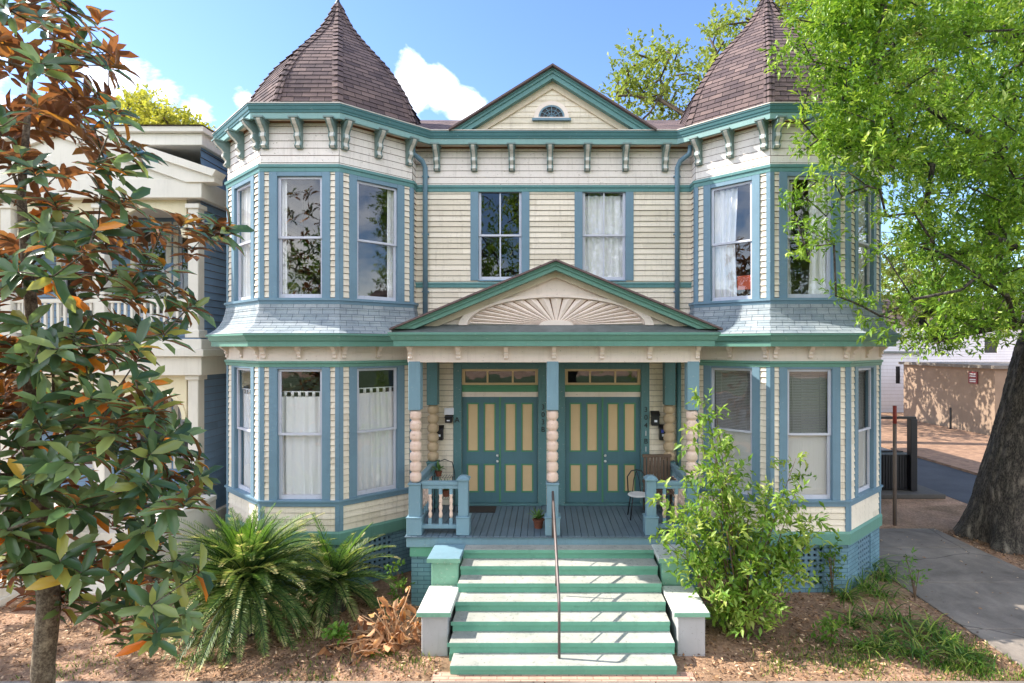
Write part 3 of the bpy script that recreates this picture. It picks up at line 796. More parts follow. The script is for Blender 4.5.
for x0, x1 in ((-1.86, -1.41), (1.91, 2.38)):
    a = MB(); a.ab(x0+.04, x1-.02, 8.02, 8.9, -.15, .60)
    p = a.build('cheek_wall', M['pier'], house, bevel=.012)
    a = MB(); a.ab(x0-.02, x1+.03, 7.97, 8.86, .60, .672); a.build('cap', M['piercap'], p, bevel=.012)
    a = MB(); a.ab(x0-.022, x1+.032, 7.962, 7.968, .602, .664); a.build('cap_edge', M['piertop'], p)
    a = MB(); a.ab(x0-.0, x1-.01, 8.92, 9.5, -.15, 1.04); p = a.build('cheek_wall', M['piertop'], house, bevel=.012)
    a = MB(); a.ab(x0-.06, x1+.03, 8.86, 9.5, 1.04, 1.115); a.build('cap', M['ltblue' if x0 < 0 else 'piercap'], p, bevel=.012)
    a = MB(); a.ab(x0-.062, x1+.032, 8.852, 8.858, 1.042, 1.107); a.build('cap_edge', M['piertop'], p)
# handrail
mb = MB()
mb.tube([(.135,9.44,1.25),(.135,9.44,2.03),(.135,9.42,2.05),(.17,8.6,1.50),(.20,7.72,.96),(.20,7.69,.90),(.20,7.69,.165)], .021, 8)
mb.tube([(.175,8.6,1.47),(.175,8.6,.78)], .014, 6)
mb.tube([(.137,9.42,1.72),(.17,8.6,1.2),(.20,7.70,.64)], .009, 6)
mb.build('handrail', plain('handrail_grey', (112,102,100), .5, .5, .2, .2), house, smooth=True)
# house numbers
def glyphs(txt, x, z0, dz, y, size, mats):
    for k, ch in enumerate(txt):
        cu = bpy.data.curves.new('num', 'FONT'); cu.body = ch; cu.size = size; cu.extrude = .004; cu.align_x = 'CENTER'
        to = bpy.data.objects.new('num', cu); COL.objects.link(to)
        bpy.context.view_layer.update()
        me = bpy.data.meshes.new_from_object(to.evaluated_get(bpy.context.evaluated_depsgraph_get()))
        bpy.data.objects.remove(to); me.name = 'house_number'
        o = bpy.data.objects.new('house_number', me); COL.objects.link(o); o.parent = house
        me.materials.clear(); me.materials.append(M[mats[k]])
        o.rotation_euler = (R(90), 0, 0); o.location = (x-house.location.x, y-house.location.y, z0-k*dz)
glyphs('303B', -.04, 3.25, .155, 11.343, .15, ['black']*4)
glyphs('A', -1.83, 2.98, .2, 11.343, .16, ['black'])
glyphs('3041B1', 2.10, 3.20, .165, 11.343, .15, ['black','black','black','white','black','white'])

# ------------------------------------------------------------------ curtains, blinds (each hangs behind its own window)
def curtain(i, u0, u1, z0, z1, label, mat='curtain', amp=.025, waves=9, o=-.125, name='curtain', tabs=0, cat='curtain', pinch=0):
    fr = frames[i]; mb = MB(); n = max(12, int((u1-u0)*70)); rows = 8; ph = random.random()*6
    def pt(a, b):
        u = u0+(u1-u0)*a; z = z0+(z1-z0)*b; w = .6*amp*math.sin(a*waves*(u1-u0)*5+ph+.9*math.sin(b*2+ph)+1.7*math.sin(a*5+ph))+.35*amp*math.sin(a*31+3*math.sin(a*7+ph)+b*2)
        if pinch: u = u0+(u-u0)*(1-pinch*(1-abs(b-.45)/.55)) if pinch > 0 else u1-(u1-u)*(1+pinch*(1-abs(b-.45)/.55))
        return fr.P(u, z, o+w)
    for a in range(n):
        for b in range(rows): mb.face([pt(a/n,b/rows), pt((a+1)/n,b/rows), pt((a+1)/n,(b+1)/rows), pt(a/n,(b+1)/rows)])
    if tabs:
        for k in range(tabs):
            c = u0+(u1-u0)*(k+.5)/tabs; mb.box(fr, c-.025, c+.025, z1, z1+.10, o-.01, o+.01)
        mb.tube([fr.P(u0,z1+.09,o), fr.P(u1,z1+.09,o)], .012, 6)
    return tag(mb.build(name, M[mat], smooth=True), label, cat)
F1, F2, F3 = frames[1].L/2, frames[2].L/2, frames[3].L/2
cafe = 'white tab-top cafe curtain in the %s ground-floor window of the left bay'
curtain(1, F1-.4, F1+.4, 1.72, 3.62, cafe % 'narrow left', tabs=6)
curtain(2, F2-.4, F2+.4, 1.72, 3.62, cafe % 'front', tabs=6)
curtain(3, F3-.4, F3+.4, 1.72, 3.66, cafe % 'angled right', tabs=6)
curtain(1, F1-.4, F1+.15, 5.47, 7.7, 'white curtain inside the left upstairs window of the left turret', amp=.04)
curtain(2, F2-.4, F2-.30, 5.47, 7.7, 'thin strip of curtain at the left of the front upstairs window, left turret', amp=.03)
curtain(3, F3+.27, F3+.4, 5.47, 7.7, 'narrow white curtain at the right of the angled upstairs window, left turret', amp=.03)
curtain(5, wins[5][1][0]+.03, wins[5][1][1]-.03, 5.96, 7.74, 'white sheer curtain filling the upstairs window right of centre', amp=.03)
curtain(7, F3-.4, F3+.08, 5.47, 7.66, 'white drape pulled to the left of the angled upstairs window, right turret', amp=.036, pinch=.12)
curtain(8, F2+.02, F2+.4, 5.47, 7.66, 'white drape on the right of the front upstairs window, right turret', amp=.036, pinch=-.12)
curtain(8, F2-.4, F2-.25, 5.47, 7.66, 'narrow drape on the left edge of the front upstairs window, right turret', amp=.04, pinch=.3)
curtain(9, F1-.42, F1+.42, 5.47, 7.66, 'beige shade in the far right upstairs window of the right turret', 'shade', amp=.006)
def blind(i, c, zt, zb, label):
    fr = frames[i]; mb = MB(); z = zt
    while z > zb:
        mb.face([fr.P(c-.38,z,-.15), fr.P(c+.38,z,-.15), fr.P(c+.38,z-.022,-.128), fr.P(c-.38,z-.022,-.128)]); z -= .03
    mb.box(fr, c-.385, c+.385, zt, zt+.05, -.17, -.11)
    for u in (c-.25, c+.25): mb.box(fr, u-.004, u+.004, zb, zt, -.128, -.122)
    tag(mb.build('window_blind', M['blind']), label, 'blind')
blind(7, F3, 4.05, 2.9, 'grey slatted blind in the angled ground-floor window behind the bush')
blind(8, F2, 4.05, 2.9, 'grey slatted blind in the front ground-floor window of the right bay')
blind(9, F1, 4.05, 2.9, 'grey slatted blind in the far right ground-floor window')
for i, c, l in ((7, F3, 'pale board filling the lower sash of the ground-floor window behind the bush'), (8, F2, 'pale board filling the lower sash of the front ground-floor window, right bay'), (9, F1, 'pale board inside the lower sash of the far right ground-floor window')):
    mb = MB(); mb.box(frames[i], c-.40, c+.40, 1.73, 2.93, -.13, -.105)
    tag(mb.build('window_board', M['shade']), l, 'board')
mb = MB(); mb.box(frames[7], F3+.08, F3+.36, 5.66, 5.93, -.115, -.10)
tag(mb.build('orange_card', M['orangebox']), 'orange-red card propped in the upstairs window of the right turret', 'card')

# ------------------------------------------------------------------ small things on the porch
def potted(name, label, cat, x, y, z, r, h, lh, n, mat='leafpot'):
    t = thing(name, label, cat, (x, y, z))
    mb = MB(); mb.lathe((x, y, z), [(r*.7,0),(r*.95,h*.85),(r*1.08,h*.86),(r*1.08,h),(r*.9,h),(r*.85,h*.9)], 14); mb.build('pot', M['terracotta'], t, smooth=False)
    V = []; 
    for k in range(n):
        a = random.random()*6.28; q = random.random(); d = Vector((math.cos(a)*q, math.sin(a)*q, .9-q*.5)).normalized(); p = Vector((x, y, z+h))
        V.append((p, d, lh*(.5+.6*random.random())))
    mb = MB()
    for p, d, l in V:
        s_ = d.cross(Vector((0,0,1))).normalized()*.022; tip = p+d*l-Vector((0,0,l*.35*abs(d.x+d.y)))
        m_ = p+d*l*.6; mb.face([p-s_*.3, m_-s_, tip, m_+s_])
    mb.build('leaves', M[mat], t)
M['leafpot'] = plain('pot_leaves', (92,128,62), .5, 0, .3)
potted('potted_plant', 'small leafy plant in a terracotta pot beside the centre porch post', 'plant', -.12, 9.95, ZD, .10, .16, .26, 40)
ps = thing('plant_stand', 'black wire plant stand in the left corner of the porch', 'plant stand', (-2.0, 10.75, ZD))
mb = MB()
for dx in (-.2, .2):
    for dy in (-.12, .12): mb.tube([(-2.0+dx,10.75+dy,ZD),(-2.0+dx,10.75+dy,ZD+.78)], .01, 6)
mb.tube([(-2.2,10.87,ZD+.78),(-2.15,10.87,ZD+1.0),(-2.0,10.87,ZD+1.06),(-1.85,10.87,ZD+1.0),(-1.8,10.87,ZD+.78)], .01, 6)
mb.build('stand_frame', M['black'], ps, smooth=True)
mb = MB()
for z in (ZD+.35, ZD+.75):
    for k in range(9): mb.tube([(-2.2+.05*k,10.62,z),(-2.2+.05*k,10.88,z)], .005, 4)
mb.build('wire_shelf', M['black'], ps)
potted('potted_plant', 'yellow-green plant in a small pot on top of the wire stand', 'plant', -2.1, 10.75, ZD+.755, .07, .10, .22, 30)
potted('potted_plant', 'bushy green plant in a pot on the lower shelf of the wire stand', 'plant', -1.95, 10.75, ZD+.355, .08, .12, .28, 40)
t = thing('porch_chair', 'weathered slatted wooden chair against the wall at the right end of the porch', 'chair', (2.27, 10.85, ZD))
def sl(parent, name, boxes, mat='woodchair'):
    mb = MB()
    for b in boxes: mb.ab(*b)
    return mb.build(name, M[mat], parent, bevel=.004)
sl(t, 'seat', [(2.0+.07*k, 2.06+.07*k, 10.62, 11.08, ZD+.42, ZD+.445) for k in range(8)])
sl(t, 'backrest', [(2.0+.07*k, 2.055+.07*k, 11.06, 11.085, ZD+.445, ZD+1.08) for k in range(8)]+[(1.98, 2.57, 11.05, 11.095, ZD+1.06, ZD+1.12), (1.98, 2.57, 11.05, 11.095, ZD+.55, ZD+.60)])
for x, y in ((1.99,10.62),(2.53,10.62),(1.99,11.04),(2.53,11.04)): sl(t, 'leg', [(x, x+.045, y, y+.045, ZD, ZD+.66 if y < 11 else ZD+.42)])
for x in (1.98, 2.52): sl(t, 'armrest', [(x, x+.07, 10.58, 11.06, ZD+.66, ZD+.685)])
t = thing('metal_chair', 'black round-backed metal chair on the porch right of the doors', 'chair', (1.80, 10.55, ZD))
mb = MB(); mb.lathe((1.80, 10.55, ZD+.43), [(.19,0),(.2,.015),(.19,.03)], 18); mb.build('seat', M['white'], t)
mb = MB(); mb.tube([(1.63,10.68,ZD+.44),(1.62,10.72,ZD+.75),(1.70,10.74,ZD+.86),(1.80,10.745,ZD+.88),(1.90,10.74,ZD+.86),(1.98,10.72,ZD+.75),(1.97,10.68,ZD+.44)], .012, 6)
mb.tube([(1.72,10.71,ZD+.45),(1.75,10.74,ZD+.7),(1.80,10.745,ZD+.86)], .008, 6); mb.tube([(1.88,10.71,ZD+.45),(1.85,10.74,ZD+.7),(1.80,10.745,ZD+.86)], .008, 6); mb.build('backrest', M['black'], t, smooth=True)
for dx, dy in ((-.15,-.15),(.15,-.15),(-.15,.15),(.15,.15)):
    mb = MB(); mb.tube([(1.8+dx*.8,10.55+dy*.8,ZD+.43),(1.8+dx*1.15,10.55+dy*1.15,ZD)], .012, 6); mb.build('leg', M['black'], t, smooth=True)
def mailbox(x, z, w, h, label, lid=None):
    t = thing('mailbox', label, 'mailbox', (x, 11.33, z))
    mb = MB(); mb.ab(x-w/2, x+w/2, 11.27, 11.375, z, z+h*.72); mb.build('box', M['black'], t, bevel=.008)
    mb = MB(); mb.box8([(x-w/2-.01,11.25,z+h*.70),(x+w/2+.01,11.25,z+h*.70),(x+w/2+.01,11.375,z+h*.725),(x-w/2-.01,11.375,z+h*.725),(x-w/2-.01,11.27,z+h*.80),(x+w/2+.01,11.27,z+h*.80),(x+w/2+.01,11.375,z+h),(x-w/2-.01,11.375,z+h)])
    mb.build('lid', M['black'], t)
    mb = MB(); mb.ab(x-.03, x+.03, 11.262, 11.269, z+h*.25, z+h*.4); mb.build('emblem', M[lid or 'paper'], t)
mailbox(-2.19, 2.62, .15, .30, 'black wall mailbox beside the tan beaded post left of the doors')
mailbox(-2.00, 2.98, .14, .15, 'small black wall mailbox under the white notice by the letter A')
mailbox(2.29, 2.92, .16, .30, 'dark brown wall mailbox touching the right door casing')
mailbox(2.45, 2.62, .16, .32, 'black wall mailbox with a blue sticker beside the right beaded post')
mb = MB(); mb.ab(2.40, 2.45, 11.255, 11.261, 2.78, 2.84); tag(mb.build('sticker', plain('blue_sticker', (50,70,170))), 'blue sticker on the front of the right-hand black mailbox', 'sticker')
mb = MB(); mb.ab(-2.10, -1.90, 11.345, 11.36, 3.14, 3.28); tag(mb.build('paper_notice', M['paper']), 'white notice pinned to the siding above the small black mailbox', 'notice')
mb = MB(); mb.ab(-1.75, -1.0, 10.85, 11.25, ZD+.003, ZD+.016); tag(mb.build('doormat', plain('doormat_fibre', (60,54,50), .95, 0, .3, .5, 60)), 'dark doormat in front of the left pair of doors', 'doormat')

# ------------------------------------------------------------------ foliage tools
def npmesh(name, V, F, mat, parent=None, attr=None, off=None, smooth=False):
    me = bpy.data.meshes.new(name); V = np.asarray(V, np.float32)
    if parent is not None:
        r = parent
        while r.parent: r = r.parent
        V = V-np.array(r.location[:], np.float32)
    k = F.shape[1]; me.vertices.add(len(V)); me.vertices.foreach_set('co', V.ravel())
    me.loops.add(F.size); me.loops.foreach_set('vertex_index', F.ravel().astype(np.int32))
    me.polygons.add(len(F)); me.polygons.foreach_set('loop_start', np.arange(0, F.size, k, dtype=np.int32))
    me.update(calc_edges=True); me.validate()
    if attr is not None:
        a = me.attributes.new('v', 'FLOAT', 'POINT'); a.data.foreach_set('value', attr.astype(np.float32))
    if smooth: me.polygons.foreach_set('use_smooth', [True]*len(me.polygons))
    me.materials.append(mat); o = bpy.data.objects.new(name, me); COL.objects.link(o)
    if parent is not None: o.parent = parent
    return o
def unit(a): return a/np.maximum(1e-9, np.linalg.norm(a, axis=1, keepdims=True))
def leaf_arrays(P, D, Nn, L, W, fold=.18, droop=.0, big=False):
    """P base points, D directions, Nn rough up normals, L length, W width"""
    D = unit(D); S = unit(np.cross(D, Nn)); U = unit(np.cross(S, D)); n = len(P); L = L[:, None]; W = W[:, None]
    if not big:
        a = P; t = P+D*L-U*L*droop; m = P+D*L*.45
        l = m-S*W*.5+U*W*fold; r = m+S*W*.5+U*W*fold
        V = np.stack([a, r, t, l], 1).reshape(-1, 3); b = np.arange(n)[:, None]*4
        F = np.concatenate([b+np.array([[0,1,2]]), b+np.array([[0,2,3]])], 0)
        return V, F, 4
    def at(f, w, lift): return P+D*L*f+S*W*w+U*(W*lift-L*droop*f*f)
    V = np.stack([at(0,0,0), at(.30,.40,fold), at(.74,.44,fold), at(1,0,0), at(.74,-.44,fold), at(.30,-.40,fold), at(.30,0,0), at(.74,0,0)], 1).reshape(-1, 3)
    b = np.arange(n)[:, None]*8
    F = np.concatenate([b+np.array([q]) for q in ((0,1,6),(1,2,7),(1,7,6),(2,3,7),(0,6,5),(5,6,7),(5,7,4),(4,7,3))], 0)
    return V, F, 8
def rvec(n): return unit(rng.normal(size=(n, 3)))
def foliage(name, centers, crad, twigs, per, tl, L, W, mat, parent, flat=.6, bias=(0,0,.35), big=False, vbase=None, fold=.18, spread=1.0, sizevar=.35):
    """clusters of leafy twigs round each centre"""
    C_ = np.repeat(np.asarray(centers, float), twigs, 0); R_ = np.repeat(np.asarray(crad, float), twigs)
    n = len(C_); off = rvec(n)*(rng.random(n)**.45)[:, None]*R_[:, None]; off[:, 2] *= flat
    td = unit(off*1.2/np.maximum(R_, .01)[:, None]+rvec(n)*.7+np.array(bias)); base = C_+off
    t = np.tile(np.linspace(0, 1, per), n); B = np.repeat(base, per, 0); TD = np.repeat(td, per, 0)
    P = B+TD*(t*tl)[:, None]; m = len(P)
    D = unit(TD*.7+rvec(m)*spread); Nn = unit(rvec(m)*.6+np.array([0,0,1.]))
    LL = L*(1+sizevar*(rng.random(m)*2-1)); WW = LL*W/L
    V, F, k = leaf_arrays(P, D, Nn, LL, WW, fold, .12, big)
    v = np.repeat(np.repeat(rng.random(len(centers))*.34, twigs)+rng.random(n)*.3, per)+rng.random(m)*.36
    return npmesh(name, V, F, mat, parent, np.repeat(v, k))
def skeleton(trunk, centers, rtip=.012, rtrunk=.5, wob=.12, power=.5):
    """connect clump centres to the trunk by growing from the nearest node"""
    nodes = [np.array(p, float) for p in trunk]; par = [-1]+list(range(len(trunk)-1)); nt = len(trunk)
    C_ = sorted([np.array(c, float) for c in centers], key=lambda c: min(np.linalg.norm(c-p) for p in nodes[-max(1,nt//2):]))
    for c in C_:
        A = np.array(nodes); d = np.linalg.norm(A-c, axis=1)+np.where(np.arange(len(A)) < nt//2, 3, 0)*1.0+np.maximum(0, A[:,2]-c[2])*.6
        j = int(np.argmin(d)); p = nodes[j]; dist = np.linalg.norm(c-p); k = max(1, int(dist/.55)); prev = j
        for q in range(1, k+1):
            x = p+(c-p)*q/k
            if q < k: x = x+rng.normal(size=3)*wob*min(1, dist*.4)+np.array([0,0,.10*math.sin(math.pi*q/k)*dist])
            nodes.append(x); par.append(prev); prev = len(nodes)-1
    cnt = np.zeros(len(nodes)); ch = [[] for _ in nodes]
    for i, p in enumerate(par):
        if p >= 0: ch[p].append(i)
    for i in range(len(nodes)-1, -1, -1): cnt[i] = max(1, sum(cnt[c] for c in ch[i]) if ch[i] else 1)
    rad = rtip*cnt**power
    sc_ = min(1.0, rtrunk/max(rad[nt-1], 1e-6)) ; rad = np.maximum(rtip, rad*sc_) if sc_ < 1 else rad
    return nodes, par, ch, rad
def bole(mb, trunk, trad, top=6.2):
    """trunk with real furrows, ridges and root flare"""
    from mathutils import noise as mn
    T_ = [Vector(p) for p in trunk]; n, m = 200, 170; base = len(mb.v); zs = [p.z for p in T_]
    for j in range(m+1):
        z = zs[0]+(zs[-1]-zs[0])*j/m; i = max(k for k in range(len(zs)-1) if zs[k] <= z+1e-6); f = (z-zs[i])/(zs[i+1]-zs[i]); c = T_[i].lerp(T_[i+1], f); r0 = trad[i]+(trad[i+1]-trad[i])*f
        fl = max(0, 1-z/1.3)**2
        for k in range(n):
            a = 2*math.pi*k/n; ca, sa = math.cos(a), math.sin(a); q = Vector((ca*5.2, sa*5.2, z*.95))
            w = mn.noise(q*.5)*.6; rd = mn.ridged_multi_fractal(Vector((ca*5.6+w, sa*5.6+w, z*.85)), .9, 2.1, 4, 1.0, 2.0)
            r = r0*(1+.10*mn.noise(Vector((ca*1.2, sa*1.2, z*.5)))+fl*.16*math.sin(a*5+1.0)+fl*.08*math.sin(a*9))+.034*(rd-1.0)
            mb.v.append((c.x+ca*r, c.y+sa*r, c.z))
    for j in range(m):
        for k in range(n):
            k2 = (k+1) % n; mb.f.append((base+j*n+k, base+j*n+k2, base+(j+1)*n+k2, base+(j+1)*n+k)); mb.uv.append(None)
def branches(name, trunk, trad, centers, mat, parent, rtip=.012, wob=.12, power=.5, sides=7, furrow=False):
    nodes, par, ch, rad = skeleton(trunk, centers, rtip, trad[-1], wob, power); mb = MB(); nt = len(trunk)
    bole(mb, trunk, trad) if furrow else mb.tube(trunk, trad, 16)
    # follow chains: each chain starts where it leaves its parent
    def chain(i, start):
        path = [nodes[start], nodes[i]]; rr = [min(rad[i]*1.05, rad[start] if start >= nt else 9), rad[i]]; cur = i
        while ch[cur]:
            nx = max(ch[cur], key=lambda c: rad[c])
            for c in ch[cur]:
                if c != nx: todo.append((c, cur))
            path.append(nodes[nx]); rr.append(rad[nx]); cur = nx
        mb.tube(path, rr, sides if rr[0] > .03 else 5)
    todo = [(c, i) for i in range(nt) for c in ch[i] if c >= nt]
    while todo:
        c, s_ = todo.pop(); chain(c, s_)
    return mb.build(name, mat, parent, smooth=True)
def at(px, py, d): return np.array([(px-545)*d/545, d, EYE+(347-py)*d/545])   # a point seen in the photo, at its real distance

M['oakleaf'] = leafmat('oak_leaf', [(0, (54,86,28)), (.38, (106,146,48)), (.75, (166,194,78)), (1, (234,238,160))], None, .34, .36, .5)
M['oakfar'] = leafmat('far_oak_leaf', [(0, (84,104,44)), (.5, (126,144,66)), (1, (172,182,100))], None, .4, .5)
M['yellowleaf'] = leafmat('yellow_leaf', [(0, (112,120,44)), (.5, (168,170,70)), (1, (204,198,110))], None, .4)
M['magleaf'] = leafmat('magnolia_leaf', [(0, (58,86,54)), (.4, (92,124,78)), (.75, (140,164,104)), (.88, (184,178,80)), (.94, (236,150,50)), (1, (224,124,44))],
                       [(0, (116,70,50)), (.5, (150,96,66)), (.8, (176,120,80)), (.9, (206,140,60)), (1, (226,136,44))], .26, .27, .6)
M['bushleaf'] = leafmat('bush_leaf', [(0, (70,108,38)), (.4, (116,154,58)), (.75, (174,192,96)), (1, (226,222,156))], None, .4, .4)
M['palmleaf'] = leafmat('palm_leaf', [(0, (50,80,46)), (.45, (94,128,66)), (.75, (154,170,98)), (1, (224,212,156))], None, .34, .4)
M['palmnew'] = leafmat('palm_new_leaf', [(0, (72,116,36)), (1, (128,166,66))], None, .25, .4)
M['liriope'] = leafmat('strap_leaf', [(0, (46,84,26)), (.6, (96,134,44)), (1, (168,180,88))], None, .35)
M['deadleaf'] = leafmat('dead_leaf', [(0, (140,92,60)), (.5, (196,142,98)), (1, (226,186,146))], None, .3, .8)
M['oakbark'] = barkmat('oak_bark', (44,39,36), (150,140,128), 9, .8, .03, .3)
M['greybark'] = barkmat('grey_bark', (52,44,36), (126,110,90), 14, .6, .01, .5)
M['magbark'] = barkmat('magnolia_bark', (84,72,60), (190,176,152), 9, .5, .01, .9)
M['twigbark'] = plain('twig_bark', (112,88,66), .8, 0, .2, .4, 20)

# ------------------------------------------------------------------ live oak on the right
def inpoly(x, y, poly):
    c = False; n = len(poly)
    for i in range(n):
        (x1, y1), (x2, y2) = poly[i], poly[i-1]
        if (y1 > y) != (y2 > y) and x < (x2-x1)*(y-y1)/(y2-y1)+x1: c = not c
    return c
oak = thing('live_oak', 'large live oak with furrowed leaning trunk and bright green crown right of the house', 'tree', (11.3, 12.8, 0))
trunk = [(11.15,12.8,-.3),(11.1,12.8,.25),(11.12,12.8,.8),(11.25,12.8,1.6),(11.45,12.8,2.6),(11.62,12.75,3.6),(11.8,12.7,4.6),(11.9,12.5,5.4)]
trad = [1.25,.98,.84,.79,.74,.68,.64,.56]
out = [(836,-60),(826,10),(822,40),(826,66),(842,95),(832,118),(826,140),(836,156),(868,170),(895,186),(906,205),(912,240),(902,262),(892,282),(880,298),(896,322),(914,340),(930,348),(962,336),(1000,330),(1030,338),(1080,344),(1180,330),(1330,260),(1380,0),(1330,-260),(1100,-400),(900,-260),(840,-140)]
cl = []; cr = []
while len(cl) < 520:
    px, py = random.uniform(790, 1380), random.uniform(-400, 370)
    if px > 1040 or py < -30:
        if random.random() < .80: continue
    if inpoly(px, py, out):
        d = random.uniform(7.8, 12.5)
        if px < 900 and d > 9.5: d = random.uniform(7.6, 9.4)
        c = at(px, py, d)
        if c[0] < 7.6 and c[1] > 9.3: continue
        if c[2] < 4.0: continue
        cl.append(c); cr.append(random.uniform(.26, .46))
for _ in range(60):
    c = np.array([random.uniform(11.5, 20), random.uniform(13, 22), random.uniform(6.0, 11)]); cl.append(c); cr.append(.6)
# hanging spray in front of the right bay, and a few tips
nsp = len(cl)
for px, py in ((788,206),(802,194),(816,182),(830,176),(798,224),(812,232),(826,216),(842,196),(808,256),(814,246),(834,244),(848,172),(868,186),(848,300),(836,296),(862,306),(880,316),(804,150),(818,140),(800,120),(808,92),(814,62),(804,44),(790,66),(782,54),(886,216),(880,190),(884,254),(800,20),(812,4)):
    cl.append(at(px, py, random.uniform(7.8, 8.2))); cr.append(.15)
branches('trunk', trunk, trad, cl, M['oakbark'], oak, .011, .14, .52, 7, True)
cl = np.array(cl); cr = np.array(cr)
foliage('crown', cl[:nsp], cr[:nsp], 19, 9, .22, .112, .038, M['oakleaf'], oak, .75)
foliage('outer_sprays', cl[nsp:], cr[nsp:], 9, 9, .22, .10, .034, M['oakleaf'], oak, .75)

# oak seen over the roof between gable and right turret
def simple_tree(name, label, base, h, trunk_r, cl, cr, lmat, twigs, per, tl, L, W, barkm='greybark', rtip=.03, power=.5, group=None, cat='tree', mid=None):
    t = thing(name, label, cat, tuple(base), group); b = np.array(base, float)
    cen = np.mean(np.array(cl), 0); top = np.array([b[0]*.6+cen[0]*.4, b[1]*.6+cen[1]*.4, b[2]+h])
    tr = [b+(top-b)*f+np.array([.1*math.sin(f*5), 0, 0]) for f in (0, .15, .35, .6, .8, 1)]
    branches('trunk', tr, [trunk_r*x for x in (1.3, 1, .9, .8, .72, .65)], cl, M[barkm], t, rtip, .3, power)
    foliage('crown', cl, cr, twigs, per, tl, L, W, lmat, t, .75)
    return t
cl = []; cr = []
o2 = [(604,130),(612,96),(618,60),(640,48),(662,44),(690,60),(716,66),(704,36),(706,14),(730,4),(760,-6),(800,-40),(880,-60),(960,-20),(1000,60),(1000,160),(880,180),(700,140),(640,128)]
while len(cl) < 460:
    px, py = random.uniform(600, 1000), random.uniform(-60, 180)
    if inpoly(px, py, o2): cl.append(at(px, py, random.uniform(23, 28))); cr.append(random.uniform(.45, .8))
simple_tree('oak_tree', 'tall thin-crowned oak rising behind the roof between gable and right turret', (9.5, 26.5, 0), 9, .5, cl, cr, M['oakfar'], 9, 8, .5, .21, .12, rtip=.045)
cl = []; cr = []
o3 = [(108,142),(112,122),(126,104),(140,98),(158,104),(178,120),(204,126),(216,142),(216,180),(100,180)]
while len(cl) < 130:
    px, py = random.uniform(100, 220), random.uniform(95, 180)
    if inpoly(px, py, o3): cl.append(at(px, py, random.uniform(28, 33))); cr.append(random.uniform(.5, .9))
simple_tree('yellow_green_tree', 'yellow-green tree showing above the roof of the neighbouring blue house', (-21.5, 31, 0), 10, .4, cl, cr, M['yellowleaf'], 14, 9, .5, .22, .13, rtip=.04)
# trees beyond the side street at right, dark behind the oak crown
for (bx, by, hh, lab) in ((19.5, 38, 7.5, 'street tree leaning over the tan wall beyond the side street'), (30, 44, 9, 'shadowy tree behind the tan wall, seen between the oak crown and the wall'), (20.5, 50, 11, 'distant tree behind the white building at the end of the side street')):
    cl = [np.array([bx+random.gauss(0,2.6), by+random.gauss(0,2), hh+random.gauss(0,1.8)]) for _ in range(60)]
    if by == 38: cl = [np.array([16.4+random.gauss(0,2.4), 31+random.gauss(0,2.6), 8.0+random.gauss(0,1.4)]) for _ in range(95)]
    simple_tree('street_tree', lab, (bx, by, 0), hh*.6, .35, cl, [random.uniform(.8,1.3) for _ in cl], M['oakfar'], 12, 8, .6, .28, .14, rtip=.04)

# ------------------------------------------------------------------ magnolia, left foreground
mag = thing('magnolia_tree', 'young magnolia with glossy dark leaves and rusty undersides in the left foreground', 'tree', (-4.70, 5.2, 0))
def mp(px, py, d=5.2): return at(px, py, d)
mtr = [(-4.82,5.2,-.1),(-4.80,5.2,.8),(-4.79,5.2,1.5),(-4.74,5.21,2.1),(-4.80,5.22,2.7),(-4.90,5.24,3.3),(-4.93,5.22,4.0),(-4.88,5.2,4.7),(-4.94,5.2,5.3),(-4.98,5.18,6.0),(-4.9,5.2,7.2)]
mrd = [.12,.10,.09,.092,.08,.07,.06,.052,.045,.035,.018]
mo = [(-70,-40),(40,-10),(74,2),(98,30),(118,64),(112,110),(136,128),(150,156),(128,190),(150,196),(200,200),(232,218),(222,236),(196,240),(208,276),(200,316),(160,340),(160,380),(180,420),(206,445),(222,466),(212,495),(176,520),(196,556),(180,596),(160,630),(140,656),(130,640),(70,600),(60,610),(0,600),(-60,560),(-110,300)]
RC = []; tries = 0
while len(RC) < 450 and tries < 26000:
    tries += 1
    px, py = random.uniform(-110, 234), random.uniform(-40, 668); d = random.uniform(4.4, 6.2)
    if not inpoly(px, py, mo): continue
    # openings where the neighbour shows through
    if 120 < px < 215 and 236 < py < 285 and random.random() < .4: continue
    if 60 < px < 160 and 590 < py < 625 and random.random() < .5: continue
    if py < 300 and random.random() < .18: continue
    p = at(px, py, d)
    if py < 340 and random.random() < .35: continue
    if any(np.linalg.norm(p-q) < (.165 if py < 340 else .135) for q in RC): continue
    RC.append(p)
for px, py in ((215,225),(228,230),(200,222),(178,560),(200,572),(160,628),(186,612),(98,20),(70,10),(116,66),(118,108),(14,492),(30,560)): RC.append(at(px, py, 5.0))
branches('trunk', mtr, mrd, RC, M['magbark'], mag, .0065, .07, .5, 6)
RCn = np.array(RC); per = 12; n = len(RCn)
cen = np.array([-4.8, 5.2]); outd = np.zeros((n, 3)); outd[:, :2] = RCn[:, :2]-cen; outd = unit(outd+np.array([0,0,.01])); ax = unit(outd*.55+np.array([0,0,.75])+rvec(n)*.45)
A_ = np.repeat(ax, per, 0); B_ = np.repeat(RCn, per, 0); m = len(B_)
ph = np.tile(np.arange(per)*2.4, n)+np.repeat(rng.random(n)*6, per)
e1 = unit(np.cross(A_, np.array([.3,.9,.1]))); e2 = np.cross(A_, e1)
tt = np.tile(np.linspace(0, 1, per), n)
D = e1*np.cos(ph)[:, None]+e2*np.sin(ph)[:, None]+A_*(.15+.75*tt)[:, None]+rvec(m)*.38; D[:, 2] -= .16
P = B_-A_*(.10*(1-tt))[:, None]
keep = rng.random(m) < .86
